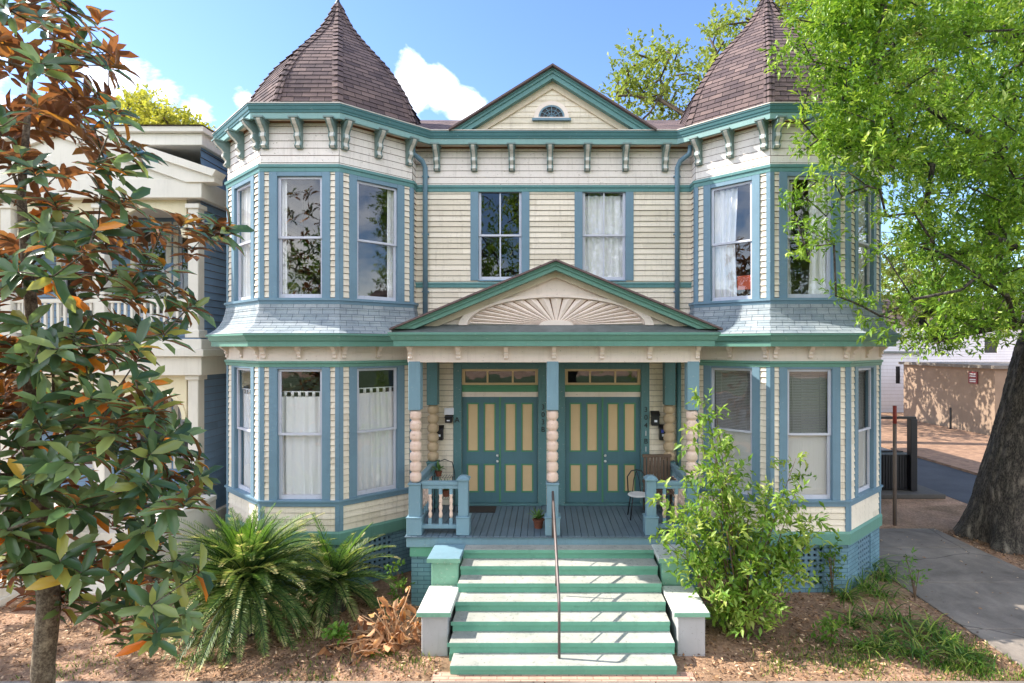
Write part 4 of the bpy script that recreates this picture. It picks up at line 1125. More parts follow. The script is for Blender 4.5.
LL = (.14+.13*rng.random(m)); LL[rng.random(m) < .12] *= 1.15
V, F, k = leaf_arrays(P[keep], D[keep], unit(A_[keep]+rvec(keep.sum())*.25), LL[keep], LL[keep]*.37, .24, .28, True)
hz = np.clip((P[keep][:, 2]-3.0)/5, 0, 1)
vv = rng.random(keep.sum())*.86; orange = rng.random(keep.sum()) < .06; vv[orange] = .88+rng.random(orange.sum())*.12
npmesh('crown', V, F, M['magleaf'], mag, np.repeat(vv, k), smooth=True)

# ------------------------------------------------------------------ sago palms
def sago(label, x, y, z0, n, seed, lmin=1.1, lmax=1.65, new=10):
    r = random.Random(seed); t = thing('sago_palm', label, 'palm', (x, y, 0))
    mb = MB(); mb.lathe((x, y, 0), [(.2,-.1),(.24,.15),(.22,z0*.6),(.16,z0)], 12); mb.build('trunk', M['oakbark'], t)
    for kind, cnt in (('frond', n), ('new_frond', new)):
        P=[];D=[];N=[];L=[];V_=[]; rb = MB()
        for i in range(cnt):
            az = i*2.39996+r.random()*.3
            if kind == 'frond': el = R(r.uniform(-35, 68)) ; Ln = r.uniform(lmin, lmax); bend = r.uniform(.45, 1.1)
            else: el = R(r.uniform(58, 86)); Ln = r.uniform(.85, 1.3); bend = r.uniform(.1, .5)
            o = Vector((x, y, z0)); h = Vector((math.cos(az), math.sin(az), 0)); pts = [o]; a = el; S_ = 16
            for s_ in range(S_):
                a -= bend/S_*(.4+1.4*s_/S_); a = max(a, R(-85)); pts.append(pts[-1]+(h*math.cos(a)+Vector((0,0,math.sin(a))))*(Ln/S_))
                if pts[-1].z < .04: pts[-1].z = .04
            rb.tube(pts, [.012*(1-.7*q/S_) for q in range(S_+1)], 4)
            vb = r.random()*.55; side = h.cross(Vector((0,0,1)))
            for q in range(5, 46):
                f = q/46*S_; i0 = int(f); p = pts[i0].lerp(pts[min(i0+1, S_)], f-i0); tg = (pts[min(i0+1,S_)]-pts[i0]).normalized()
                up = side.cross(tg); env = math.sin(math.pi*min(1, (q/46)**.7*.93+.05))
                for sg in (-1, 1):
                    P.append(p); D.append(side*sg*.75+tg*.85+up*.42-Vector((0,0,.05))+Vector((r.gauss(0,.07),r.gauss(0,.07),r.gauss(0,.07)))); N.append(up); L.append(.03+.17*env); V_.append(min(1, vb+r.random()*.4+(.35 if q > 40 else 0)))
        P,D,N = [np.array([tuple(v) for v in q]) for q in (P,D,N)]; L = np.array(L)
        V, F, k = leaf_arrays(P, D, N, L, np.full(len(L), .013), .1, .08)
        fo = npmesh('fronds' if kind == 'frond' else 'new_fronds', V, F, M['palmleaf' if kind == 'frond' else 'palmnew'], t, np.repeat(np.array(V_), k))
        rb.build('stalks', M['palmleaf'], fo)
sago('big sago palm with a bright upright centre in front of the left bay', -4.78, 8.7, .80, 230, 3, 1.15, 1.65, 30)
sago('smaller sago palm half hidden behind the big one, left of the steps', -3.65, 9.45, .5, 70, 5, .9, 1.3, 3)

# ------------------------------------------------------------------ shrub right of the steps
sh = thing('leafy_shrub', 'loose yellow-green shrub with arching stems growing right of the steps', 'shrub', (3.15, 8.6, 0))
stems = [(704,398),(716,412),(700,430),(724,440),(712,470),(690,482),(672,500),(664,540),(700,520),(726,500),(748,492),(770,488),(796,458),(800,480),(780,505),(812,520),(820,530),(796,545),(770,540),(740,540),(712,560),(690,570),(740,580),(770,580),(800,570),(720,610),(745,615),(770,606),(700,604),(735,640),(690,505),(668,520),(730,465),(712,445),(756,520),(775,560),(722,590),(750,560),(694,540)]
mb = MB(); CC = []
for px, py in stems:
    e = Vector(at(px, py, random.uniform(8.05, 8.85))); b = Vector((3.15+random.uniform(-.12,.12), 8.65+random.uniform(-.1,.1), 0)); mid = b.lerp(e, .5)+Vector((0, 0, .22))
    pts = [b*(1-t)**2+mid*2*t*(1-t)+e*t*t for t in [q/8 for q in range(9)]]; mb.tube(pts, [.014*(1-.75*q/8) for q in range(9)], 5)
    for t in (.55, .68, .8, .9, 1): 
        p = b*(1-t)**2+mid*2*t*(1-t)+e*t*t; CC.append((p.x+random.gauss(0,.05), p.y+random.gauss(0,.08), max(.15, p.z+random.gauss(0,.04))))
mb.build('stem', M['twigbark'], sh, smooth=True)
foliage('leaves', np.array(CC), np.full(len(CC), .13), 5, 6, .18, .122, .047, M['bushleaf'], sh, .9, (0,-.1,.1), sizevar=.4)

# dead, dried plant left of the steps
dp = thing('dried_plant', 'dead tan plant with curled dry leaves between the palm and the steps', 'plant', (-2.35, 8.35, 0))
mb = MB(); P=[];D=[];L=[]
for k in range(46):
    a = random.random()*6.28; h = random.uniform(.15, .8) if k < 26 else .1; b = Vector((-2.30+random.gauss(0,.12), 8.35+random.gauss(0,.1), 0)); q = random.uniform(.1,.55) if k < 26 else random.uniform(.4, .9)
    if k >= 26: a = R(random.uniform(150, 260))
    e = b+Vector((math.cos(a)*q, math.sin(a)*q*.6, h)); md = b.lerp(e, .5)+Vector((0,0,.12))
    pts = [b.lerp(md, t/4).lerp(md.lerp(e, t/4), t/4) for t in range(5)]; mb.tube(pts, [.014,.012,.01,.008,.006], 5)
    for t in (2,3,4,4): P.append(tuple(pts[t])); D.append((random.gauss(0,.5), random.gauss(0,.5), random.uniform(-1,.3))); L.append(random.uniform(.08,.24))
dm = plain('dry_stem', (200,160,124), .8, 0, .2); mb.build('stem', dm, dp, smooth=True)
P=np.array(P);D=np.array(D);L=np.array(L); V,F,k = leaf_arrays(P, D, rvec(len(P)), L, L*.42, .5, .3, True)
npmesh('leaves', V, F, M['deadleaf'], dp, np.repeat(rng.random(len(P)), k))
# small seedling and weeds
def weed(name, label, cat, x, y, h, n, L, W, mat, group=None):
    t = thing(name, label, cat, (x, y, 0), group); c = np.array([[x+random.gauss(0,.06), y+random.gauss(0,.06), h*random.uniform(.35,1)] for _ in range(n)])
    mb = MB()
    for q in c: mb.tube([(x, y, 0), ((x+q[0])/2, (y+q[1])/2, q[2]*.6), tuple(q)], .005, 4)
    mb.build('stem', M['twigbark'], t); foliage('leaves', c, np.full(n, h*.22), 5, 4, .05, L, W, M[mat], t, .8)
weed('seedling', 'small bright green seedling in front of the sago palm', 'seedling', -3.15, 8.15, .45, 7, .08, .05, 'palmnew')
weed('seedling', 'dark green seedling in the mulch in front of the shrub, right of the steps', 'seedling', 4.35, 8.25, .45, 8, .09, .04, 'liriope')
weed('seedling', 'low leafy seedling beside the left brick pier under the porch', 'seedling', -2.55, 9.3, .8, 6, .09, .045, 'liriope')
weed('seedling', 'light green sapling at the corner of the right bay foundation', 'seedling', 6.62, 9.75, .75, 6, .09, .03, 'palmnew')
weed('climbing_weed', 'green vine climbing the lattice under the right bay', 'vine', 5.25, 9.95, .95, 14, .07, .04, 'liriope')
# strappy clumps right of the shrub
def strap(x, y, h, n, label, seed):
    r = random.Random(seed); P=[];D=[];N=[];L=[];W=[]; V=[];F=[];vv=[]; b = 0
    for k in range(n):
        a = r.random()*6.28; l = h*r.uniform(.7,1.3); p = Vector((x+r.gauss(0,.07), y+r.gauss(0,.07), 0)); hd = Vector((math.cos(a), math.sin(a), 0)); sd = hd.cross(Vector((0,0,1)))*.011
        el = R(r.uniform(50,85)); pts = [p]
        for s_ in range(5): el -= r.uniform(.15,.5); pts.append(pts[-1]+(hd*math.cos(el)+Vector((0,0,math.sin(el))))*(l/5)); pts[-1].z = max(.015, pts[-1].z)
        c = r.random()
        for i, q in enumerate(pts):
            w = (1-.85*(i/5)**2); V.append(tuple(q-sd*w)); V.append(tuple(q+sd*w)); vv += [c, c]
        for i in range(5): F.append((b+2*i, b+2*i+1, b+2*i+3, b+2*i+2))
        b += 12
    o = npmesh('strappy_plant', np.array(V), np.array(F), M['liriope'], None, np.array(vv))
    return tag(o, label, 'plant', 'strappy green plants in the mulch right of the steps')
sp_ = [(845,600,.5),(862,590,.6),(880,596,.5),(900,622,.45),(915,640,.45),(890,640,.4),(930,632,.45),(948,648,.4),(965,660,.35),(905,655,.4),(872,620,.45),(850,625,.4),(925,658,.4),(845,575,.6),(870,572,.7),(885,580,.6),(830,590,.5),(940,640,.4),(955,655,.35),(880,650,.35),(975,668,.3),(860,650,.35)]
for k, (px, py, h) in enumerate(sp_):
    d = 4.55*545/(py-347); strap((px-545)*d/545, d, h, 46 if h > .45 else 34, 'low strappy green plant in the mulch bed between the shrub and the driveway', k)

# ------------------------------------------------------------------ neighbour on the left
nb = thing('neighbour_house', 'blue clapboard house with a white two-storey arcaded porch behind the magnolia', 'house', (-12, 13, 0))
mb = MB(); s1 = Fr((-7.42, 11.72), (-7.42, 24)); siding(mb, s1, 0, s1.L, .3, 8.85, (), .16, .02)
s0 = Fr((-16, 13.3), (-7.42, 13.3)); nh = []
for c in (-15.0, -13.2, -11.4, -9.6, -8.55):
    nh += [(c+16-.38, c+16+.38, 1.6, 3.9), (c+16-.38, c+16+.38, 5.3, 7.5)]
nh = nh[2:]
siding(mb, s0, 0, s0.L, .3, 8.85, nh, .16, .02)
f = Fr((-16, 24), (-16, 13.3)); siding(mb, f, 0, f.L, .3, 8.85, (), .16, .02); f = Fr((-7.42, 24), (-16, 24)); siding(mb, f, 0, f.L, .3, 8.85, (), .16, .02)
mb.build('wall', M['nbblue'], nb)
for h in nh: window(s0, *h, '1', nb, 'housewhite', h[3]+.1, .12, 'window')
mb = MB(); mb.ab(-15.9,-7.5,14.6,14.7,.3,8.8); mb.ab(-15.9,-7.5,13.4,14.6,4.5,4.6); mb.build('interior_wall', M['inner'], nb)
mb = MB(); mb.ab(-16.1,-7.3,11.6,24.1,8.85,9.1); mb.ab(-16.15,-7.22,11.5,24.2,9.1,9.22); mb.build('cornice', M['housewhite'], nb, bevel=.01)
mb = MB()
rooface(mb, [(-16.2,11.45,9.225),(-7.2,11.45,9.225),(-7.2,24.2,9.7),(-16.2,24.2,9.7)]); mb.ab(-16.2,-7.2,24.0,24.2,9.225,9.70)
mb.build('roof', M['roof'], nb)
# porch
cols = [-7.5, -9.5, -11.5, -13.5, -15.5]; PYN = 11.72; pf = Fr((-15.7, PYN), (-7.3, PYN))
for x in cols:
    for z0, z1 in ((.9, 3.95), (4.75, 7.6)):
        mb = MB(); mb.ab(x-.11,x+.11,PYN-.11,PYN+.11,z0,z1); mb.ab(x-.15,x+.15,PYN-.15,PYN+.15,z0,z0+.16); mb.ab(x-.15,x+.15,PYN-.15,PYN+.15,z1-.1,z1); mb.build('column', M['housewhite'], nb, bevel=.01)
for a, b in zip(cols[1:], cols[:-1]):
    for zt, zs, m_ in ((3.95, 3.0, 'housecream'), (7.85, 6.9, 'housecream')):
        mb = MB(); c = (a+b)/2+15.7; w = (b-a)/2-.13; n = 16
        for k in range(n):
            t0, t1 = math.pi*k/n, math.pi*(k+1)/n
            u0, u1 = c-w*.93*math.cos(t0), c-w*.93*math.cos(t1); q0, q1 = zs+.75*math.sin(t0), zs+.75*math.sin(t1)
            mb.prism(pf, [(u0,q0),(u1,q1),(u1,zt+.1),(u0,zt+.1)], -.03, .03)
        for k in range(n):
            t0, t1 = math.pi*k/n, math.pi*(k+1)/n
            A0 = (c-w*.93*math.cos(t0), zs+.75*math.sin(t0)); A1 = (c-w*.93*math.cos(t1), zs+.75*math.sin(t1)); B0 = (c-w*.83*math.cos(t0), zs+.64*math.sin(t0)); B1 = (c-w*.83*math.cos(t1), zs+.64*math.sin(t1))
            mb.prism(pf, [B0, B1, A1, A0], -.05, .05)
        mb.build('arch', M[m_], nb)
mb = MB(); mb.ab(-15.8,-7.25,11.5,13.3,3.95,4.35); mb.ab(-15.9,-7.15,11.4,13.3,4.35,4.5); mb.ab(-15.8,-7.25,11.5,13.3,4.5,4.72); mb.ab(-15.8,-7.25,11.5,13.3,7.70,8.1)
mb.build('porch_floor', M['housewhite'], nb, bevel=.01)
mb = MB(); mb.ab(-15.8,-7.3,11.55,13.3,-.1,.9); mb.build('porch_base', M['housewhite'], nb)
for a, b in zip(cols[1:], cols[:-1]):
    mb = MB(); mb.ab(a+.11,b-.11,PYN-.04,PYN+.04,5.5,5.58); mb.ab(a+.11,b-.11,PYN-.03,PYN+.03,4.85,4.91)
    x = a+.2
    while x < b-.15: mb.ab(x-.025,x+.025,PYN-.02,PYN+.02,4.91,5.5); x += .14
    mb.build('balustrade', M['housewhite'], nb)
gx, ghw = -10.3, 3.35; gf = Fr((gx-10, 11.45), (gx+10, 11.45)); mb = MB()
for sg in (-1, 1):
    def q(x, z): return (10+sg*x, z)
    for pl_, a, b in (([q(0,9.0),q(ghw-.6,8.02),q(ghw,8.02),q(ghw,8.12),q(0,9.22)], -.3, 0), ([q(0,9.22),q(ghw,8.12),q(ghw+.08,8.25),q(0,9.40)], -.3, .08)):
        mb.prism(gf, pl_ if sg > 0 else pl_[::-1], a, b)
mb.prism(gf, [(10-2.9,8.02),(10+2.9,8.02),(10,9.05)], -.3, -.08)
mb.build('porch_gable', M['housewhite'], nb)
# steps
for k in range(5):
    mb = MB(); mb.ab(-9.6,-7.3,11.5-.3*(k+1),11.5-.3*k,-.1,.9-.17*(k+1)); mb.build('step', M['housewhite'], nb, bevel=.01)
for a in (-9.9, -7.28):
    mb = MB(); mb.ab(a, a+.34, 9.4, 11.5, -.1, 1.35); mb.ab(a-.05, a+.39, 9.35, 11.45, 1.35, 1.45); mb.ab(a-.06, a+.40, 9.3, 11.45, -.1, .14); mb.build('cheek_wall', M['housewhite'], nb, bevel=.01)
mb = MB(); mb.ab(-14.55,-13.65,17.2,18.0,9.3,10.75); mb.ab(-14.62,-13.58,17.13,18.07,10.75,10.9); mb.build('chimney', brickmat('chimney_brick', (150,112,92), (168,128,108), (140,128,116)), nb)
mb = MB(); mb.tube([(-9.85,14.5,9.3),(-9.85,14.5,10.28),(-9.83,14.5,10.33),(-9.3,14.5,10.36),(-9.26,14.5,10.34),(-9.25,14.5,10.15)], .055, 8); mb.build('vent_pipe', M['white'], nb, smooth=True)

# ------------------------------------------------------------------ across the side street
mb = MB(); mb.ab(22.7, 30, 27.5, 34.5, -.1, 3.45)
wl = thing('stucco_wall_building', 'low tan stucco outbuilding with a flat coping beyond the side street', 'building', (26, 31, 0))
mb.build('wall', paint('tan_stucco', (150,128,110), .9, .1, .25, (110,90,74)), wl)
mb = MB(); mb.ab(22.5,30.2,27.3,34.7,3.45,3.62); mb.build('coping', plain('coping_grey', (120,112,104), .8, 0, .2), wl)
def f2(p0, p1): return Fr(p0, p1)
wf = Fr((22.69, 34.5), (22.69, 27.5))
sg = thing('wall_sign', 'small dark red sign with white lettering on the tan wall', 'sign', (22.66, 28.9, 2.9))
mb = MB(); mb.ab(22.64,22.68,28.55,29.15,2.62,3.25); mb.build('board', plain('sign_red', (120,26,34), .4), sg)
mb = MB()
for z in (3.10, 2.98, 2.80, 2.70): mb.ab(22.632,22.638,28.65,29.05,z,z+.05)
mb.build('lettering', M['white'], sg)
mb = MB(); mb.tube([(22.1,29.7,0),(22.1,29.7,1.25)], [.055,.05], 8); tag(mb.build('bollard', M['black']), 'short dark post standing in front of the tan wall', 'bollard')
wb = thing('white_building', 'white building with a gabled roof behind the tan wall', 'building', (30, 46, 0))
mb = MB(); ff = Fr((24.5, 41.8), (40, 41.8)); siding(mb, ff, 0, ff.L, 0, 6.2, [(9.2,10.2,4.1,5.3)], .2, .02); f3 = Fr((24.5, 56), (24.5, 41.8)); siding(mb, f3, 0, f3.L, 0, 6.2, (), .2, .02)
mb.ab(24.6,40,55.9,56,0,6.2); wm = paint('white_wall', (222,222,230), .6, .04, .15); mb.build('wall', wm, wb)
mb = MB(); mb.box(ff, 9.2, 10.2, 4.1, 5.3, -.1, -.05); mb.build('window', M['black'], wb)
mb = MB(); rooface(mb, [(24,41.3,6.2),(40.5,41.3,6.2),(40.5,49,9.2),(24,49,9.2)]); rooface(mb, [(40.5,56.5,6.2),(24,56.5,6.2),(24,49,9.2),(40.5,49,9.2)]); mb.build('roof', M['roof'], wb)
wg = thing('white_garage', 'plain white garage at the end of the side street left of the tan wall', 'garage', (28, 44, 0))
mb = MB(); ff = Fr((20, 38), (26.2, 38)); siding(mb, ff, 0, ff.L, 0, 4.1, [(4.45,4.75,2.0,3.2)], .25, .02); f3 = Fr((26.2,38),(26.2,44)); siding(mb, f3, 0, 6, 0, 4.1); f3 = Fr((20,44),(20,38)); siding(mb, f3, 0, 6, 0, 4.1); mb.build('wall', wm, wg)
mb = MB(); mb.box(ff, 4.45, 4.75, 2.0, 3.2, -.08, -.04); mb.build('window', M['black'], wg)
mb = MB(); mb.ab(19.8,26.4,37.8,44.2,4.1,4.25); mb.build('roof', M['flat_roof'], wg)
# pole and bin
po = thing('metal_post', 'thin rusty metal post with a red top beside the right bay', 'post', (8.92, 13.9, 0))
mb = MB(); mb.tube([(8.92,13.9,-.1),(8.92,13.9,2.6)], .045, 8); mb.build('pole', plain('grey_brown_metal', (112,98,90), .7), po, smooth=True)
mb = MB(); mb.tube([(8.92,13.9,2.6),(8.92,13.9,3.05)], .046, 8); mb.build('top', plain('post_red', (150,60,50), .6), po, smooth=True)
tb = thing('rubbish_bin', 'black slatted street bin with a tall side post and bar on a concrete base', 'bin', (10.9, 17.0, 0))
mb = MB()
for k in range(14): mb.ab(10.2+k*.085, 10.26+k*.085, 16.72, 16.76, .2, 1.25); mb.ab(10.2+k*.085, 10.26+k*.085, 17.3, 17.34, .2, 1.25)
mb.ab(10.2,11.38,16.78,17.28,.22,1.22); mb.build('body', M['black'], tb)
mb = MB(); mb.ab(11.15,11.35,16.6,16.8,.16,2.35); mb.build('side_post', M['black'], tb, bevel=.01)
mb = MB(); mb.ab(9.2,11.35,16.65,16.75,2.35,2.42); mb.build('bar', M['black'], tb)
mb = MB(); mb.ab(9.3,12.0,16.3,17.6,0,.14); mb.build('base', plain('dark_concrete', (88,84,80), .9), tb, bevel=.02)

# ------------------------------------------------------------------ ground, walks, street
def groundmat():
    m, t = newmat('mulch'); o = tc(t)
    n1 = noise(t, o, .55, 5, .6, .6); n2 = noise(t, o, 16, 6, .75); n3 = noise(t, o, 75, 4, .8)
    a = ramp(t, n2, [(.30, lin((128,100,82))), (.5, lin((190,152,124))), (.72, lin((226,194,166)))])
    b = ramp(t, n2, [(.30, lin((92,76,60))), (.5, lin((140,112,86))), (.72, lin((176,148,116)))])
    c = mixc(t, ramp(t, n1, [(.42, (0,0,0)), (.6, (1,1,1))]), a, b)
    c = mixc(t, .6, c, ramp(t, n3, [(.3, (.55,.52,.5)), (.7, (1.4,1.35,1.3))]), 'MULTIPLY')
    t.link(c, t.b.inputs['Base Color']); t.b.inputs['Roughness'].default_value = .95
    t.link(bump(t, n3, .8, .02, bump(t, n2, .7, .05)), t.b.inputs['Normal']); return m
def concmat(name, c1, c2, sc_=1.4, crack=True):
    m, t = newmat(name); o = tc(t); n1 = noise(t, o, sc_, 6, .7, .4); n2 = noise(t, o, 60, 4, .7)
    c = ramp(t, n1, [(.3, lin(c1)), (.7, lin(c2))]); c = mixc(t, .4, c, ramp(t, n2, [(.3, (.7,.7,.7)), (.7, (1.25,1.25,1.25))]), 'MULTIPLY')
    if crack:
        x = t.n.new('ShaderNodeTexVoronoi'); x.feature = 'DISTANCE_TO_EDGE'; x.inputs['Scale'].default_value = .42
        t.link(mixc(t, .18, o, noise_col(t, o, 2)), x.inputs['Vector'])
        c = mixc(t, ramp(t, x.outputs[0], [(0, (.75,.75,.75)), (.006, (0,0,0))]), c, lin((48,44,40)))
    t.link(c, t.b.inputs['Base Color']); t.b.inputs['Roughness'].default_value = .85
    t.link(bump(t, n2, .4, .008), t.b.inputs['Normal']); return m
M['mulch'] = groundmat()
M['conc'] = concmat('concrete', (92,84,78), (150,140,130), .8)
M['asphalt'] = concmat('asphalt', (58,60,66), (76,78,84), .7, False)
M['leafyground'] = concmat('leaf_strewn_verge', (112,86,68), (170,134,108), 3, False)
def sheet(name, pts, z, mat, seg=None):
    mb = MB(); mb.face([(x, y, z) for x, y in pts]); return tag(mb.build(name, mat), kind='structure')
mb = MB(); mb.face([(-400,-400,0),(400,-400,0),(400,600,0),(-400,600,0)]); tag(mb.build('ground', M['mulch']), kind='structure')
mb = MB()
for y0, y1 in ((7.46,8.74),(8.76,10.48),(10.50,12.3),(12.32,13.6)):
    mb.ab(6.78, 9.72, y0, y1, -.1, .025)
tag(mb.build('driveway', M['conc'], bevel=.01), kind='structure')
mb = MB(); x = -60
while x < 60: mb.ab(x+.006, x+1.494, 5.75, 7.38, -.1, .03); x += 1.5
tag(mb.build('sidewalk', M['conc'], bevel=.008), kind='structure')
mb = MB(); mb.ab(-1.55, 2.05, 7.385, 7.60, -.1, .02); tag(mb.build('path', brickmat('walk_brick', (196,150,130), (210,168,146), (150,124,108), ax='XY')), kind='structure')
mb = MB(); mb.ab(-400, 400, -7, 3.2, -.1, .004); tag(mb.build('road', M['asphalt']), kind='structure')
mb = MB(); mb.ab(-400, 400, 3.2, 3.4, -.1, .13); tag(mb.build('kerb', M['conc']), kind='structure')
mb = MB(); mb.ab(12.25, 15.3, 3.6, 300, -.1, .006); tag(mb.build('side_street', M['asphalt']), kind='structure')
mb = MB(); mb.ab(15.3, 15.5, 3.6, 300, -.1, .09); mb.ab(15.5, 22.7, 3.6, 27.4, -.1, .085); mb.ab(15.5, 22.4, 27.4, 300, -.1, .085); tag(mb.build('pavement', M['leafyground']), kind='structure')
# leaf litter and chips on the mulch
n = 60000; xs = rng.uniform(-9.5, 12.2, n); ys = rng.uniform(7.4, 13.5, n)
k_ = ~((xs > 6.75) & (xs < 9.75) & (rng.random(n) > .02)); k_ &= ~((xs > -1.5) & (xs < 1.95) & (ys < 9.6)); k_ &= ~((np.abs(xs-.18) < 6.7) & (ys > 10.0)); xs, ys = xs[k_], ys[k_]; n = len(xs)
P = np.stack([xs, ys, np.full(n, .018)+rng.random(n)*.02], 1); P[(xs > 6.75) & (xs < 9.75), 2] += .015
D = rvec(n); D[:, 2] *= .25; L = .02+.075*rng.random(n)**2
V, F, k = leaf_arrays(P, D, unit(rvec(n)*.5+np.array([0,0,1.])), L, L*.4, .2, .05); V[:, 2] = np.maximum(V[:, 2], .012)
M['litter'] = leafmat('litter', [(0, (70,50,38)), (.35, (124,92,66)), (.75, (190,148,112)), (1, (232,202,170))], None, .1, .8, .2)
tag(npmesh('leaf_litter', V, F, M['litter'], None, np.repeat(rng.random(n), k)), kind='stuff')
# scattered low grass and weeds
n = 4200; ci = rng.integers(0, 40, n); ccx = rng.uniform(-7, 6.6, 40); ccy = rng.uniform(7.45, 8.5, 40); ccx[:14] = rng.uniform(4.5, 6.7, 14); sg_ = rng.uniform(.06, .35, 40); xs = ccx[ci]+rng.normal(size=n)*sg_[ci]; ys = np.clip(ccy[ci]+rng.normal(size=n)*sg_[ci]*.7, 7.42, 9.4)
kk = ~((xs > -1.5) & (xs < 2.0)) & (xs < 6.8); xs, ys = xs[kk], ys[kk]; n = len(xs)
P = np.stack([xs, ys, np.zeros(n)], 1); D = unit(rvec(n)*.5+np.array([0,0,1.])); L = .03+.08*rng.random(n)
V, F, k = leaf_arrays(P, D, rvec(n), L, np.full(n, .012), .1, .2)
tag(npmesh('grass', V, F, M['liriope'], None, np.repeat(rng.random(n), k)), kind='stuff')
# trees on the far side of the road (they show in the window panes)
for bx, lab in ((-9, 'street oak across the road, opposite the left bay'), (1.5, 'street oak across the road, opposite the porch'), (11.5, 'street oak across the road, opposite the right bay')):
    cl = [np.array([bx+random.gauss(0,3.0), -12+random.gauss(0,2.0), random.uniform(4,15 if bx > -5 else 10.5)]) for _ in range(230)]
    simple_tree('street_oak', lab, (bx, -12, 0), 7, .5, cl, [random.uniform(.9,1.4) for _ in cl], M['oakleaf'], 12, 8, .6, .26, .12, 'oakbark', rtip=.04)

tag(bpy.data.objects['road'], kind='structure')
mb = MB(); mb.ab(-400, 400, -60, -7.6, -.1, .02); tag(mb.build('lawn', plain('lawn_green', (62,84,38), .9, 0, .3, .5, 3)), kind='structure')
cl = [np.array([-15.5+random.gauss(0,1.7), 7.6+random.gauss(0,1.3), 7.4+random.gauss(0,.9)]) for _ in range(60)]
simple_tree('street_tree', 'kerbside tree just outside the picture left of the magnolia', (-15.5, 7.0, 0), 4.5, .3, cl, [random.uniform(.5,.9) for _ in cl], M['oakleaf'], 10, 8, .4, .16, .08, 'oakbark', rtip=.03)
# ------------------------------------------------------------------ sky, sun, camera
EL, AZ = R(42.5), R(7)
sd = Vector((-math.cos(EL)*math.cos(AZ), math.cos(EL)*math.sin(AZ), math.sin(EL)))
sun = bpy.data.lights.new('sun', 'SUN'); sun.energy = 3.6; sun.angle = R(.5); sun.color = (1, .93, .82)
so = bpy.data.objects.new('sun', sun); COL.objects.link(so); so.rotation_euler = sd.to_track_quat('Z', 'Y').to_euler()
w = bpy.data.worlds.new('World'); sc.world = w; w.use_nodes = True; nt = w.node_tree; N_ = nt.nodes; bg = N_['Background']
sky = N_.new('ShaderNodeTexSky'); sky.sky_type = 'NISHITA'; sky.sun_disc = False; sky.sun_elevation = EL; sky.sun_rotation = math.atan2(sd.x, sd.y)
sky.air_density = 1.0; sky.dust_density = .25; sky.ozone_density = 3.0; sky.altitude = 0
class W_: pass
T = NT.__new__(NT); T.t = nt; T.n = nt.nodes; T.l = nt.links
tcn = T.n.new('ShaderNodeTexCoord').outputs['Generated']
hs = T.n.new('ShaderNodeHueSaturation'); hs.inputs['Saturation'].default_value = 1.1; hs.inputs['Hue'].default_value = .508; hs.inputs['Value'].default_value = .86; nt.links.new(sky.outputs[0], hs.inputs['Color'])
nz = noise(T, mapping(T, tcn, (1, 1, 1.6)), 5.5, 8, .58, .3)
mask = None
for (px, py, rad_) in ((410,82,.07),(440,84,.06),(470,104,.06),(130,84,.07),(160,96,.07),(195,112,.06),(246,98,.04),(-260,120,.3),(1500,60,.4)):
    d = Vector(((px-545)/545, 1, (347-py)/545)).normalized()
    dp_ = T.n.new('ShaderNodeVectorMath'); dp_.operation = 'DISTANCE'; nm = T.n.new('ShaderNodeVectorMath'); nm.operation = 'NORMALIZE'; nt.links.new(tcn, nm.inputs[0])
    nt.links.new(nm.outputs[0], dp_.inputs[0]); dp_.inputs[1].default_value = d
    mr = T.n.new('ShaderNodeMapRange'); mr.inputs[1].default_value = rad_; mr.inputs[2].default_value = 0; mr.inputs[3].default_value = 0; mr.inputs[4].default_value = 1
    nt.links.new(dp_.outputs['Value'], mr.inputs[0])
    if mask is None: mask = mr.outputs[0]
    else:
        mx = T.n.new('ShaderNodeMath'); mx.operation = 'MAXIMUM'; nt.links.new(mask, mx.inputs[0]); nt.links.new(mr.outputs[0], mx.inputs[1]); mask = mx.outputs[0]
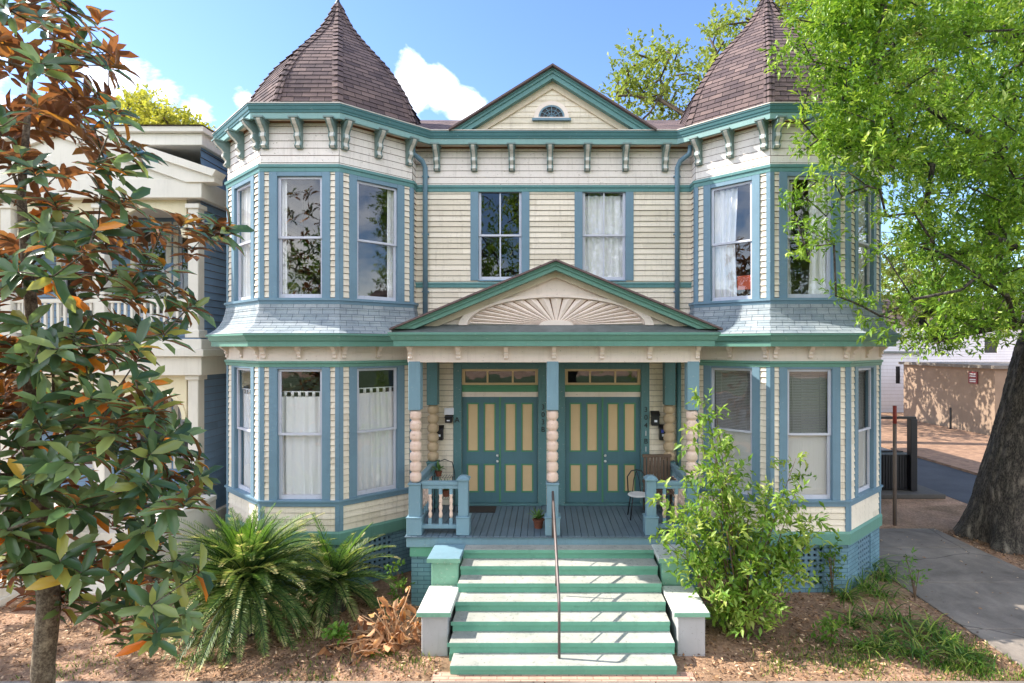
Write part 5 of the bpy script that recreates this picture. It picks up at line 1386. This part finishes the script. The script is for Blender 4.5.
sp3 = T.n.new('ShaderNodeSeparateXYZ'); nt.links.new(tcn, sp3.inputs[0])   # unseen cloud bank added behind the camera as fill light on the facade
mr = T.n.new('ShaderNodeMapRange'); mr.inputs[1].default_value = .05; mr.inputs[2].default_value = -.35; mr.inputs[3].default_value = 0; mr.inputs[4].default_value = .75
nt.links.new(sp3.outputs[1], mr.inputs[0]); mx = T.n.new('ShaderNodeMath'); mx.operation = 'MAXIMUM'; nt.links.new(mask, mx.inputs[0]); nt.links.new(mr.outputs[0], mx.inputs[1]); mask = mx.outputs[0]
ad = T.n.new('ShaderNodeMath'); ad.operation = 'MULTIPLY_ADD'; nt.links.new(mask, ad.inputs[0]); ad.inputs[1].default_value = .33; nt.links.new(nz, ad.inputs[2])
cm = ramp(T, ad.outputs[0], [(.645, (0,0,0)), (.93, (1,1,1))])
gt = T.n.new('ShaderNodeMapRange'); gt.inputs[1].default_value = 0; gt.inputs[2].default_value = .15; nt.links.new(mask, gt.inputs[0])
gm = T.n.new('ShaderNodeMath'); gm.operation = 'MULTIPLY'; nt.links.new(cm, gm.inputs[0]); nt.links.new(gt.outputs[0], gm.inputs[1]); cm = gm.outputs[0]
col = mixc(T, cm, hs.outputs[0], (12.5, 12.0, 11.3, 1))
nt.links.new(col, bg.inputs[0]); bg.inputs[1].default_value = .15
cam = bpy.data.cameras.new('camera'); co = bpy.data.objects.new('camera', cam); COL.objects.link(co)
co.location = (0, 0, EYE); co.rotation_euler = (R(90), 0, 0); cam.sensor_width = 36; cam.lens = 545/1024*36
cam.shift_x = -(545-512)/1024; cam.shift_y = (347-341.5)/1024; cam.clip_end = 3000; cam.clip_start = .05
sc.camera = co
sc.view_settings.view_transform = 'Standard'; sc.view_settings.look = 'None'; sc.view_settings.gamma = 1; sc.view_settings.use_curve_mapping = False
sc.view_settings.exposure = 1.42
sc.cycles.use_denoising = True; sc.cycles.max_bounces = 6; sc.cycles.diffuse_bounces = 3; sc.cycles.glossy_bounces = 3; sc.cycles.transparent_max_bounces = 12; sc.cycles.transmission_bounces = 4
sc.cycles.caustics_reflective = False; sc.cycles.caustics_refractive = False
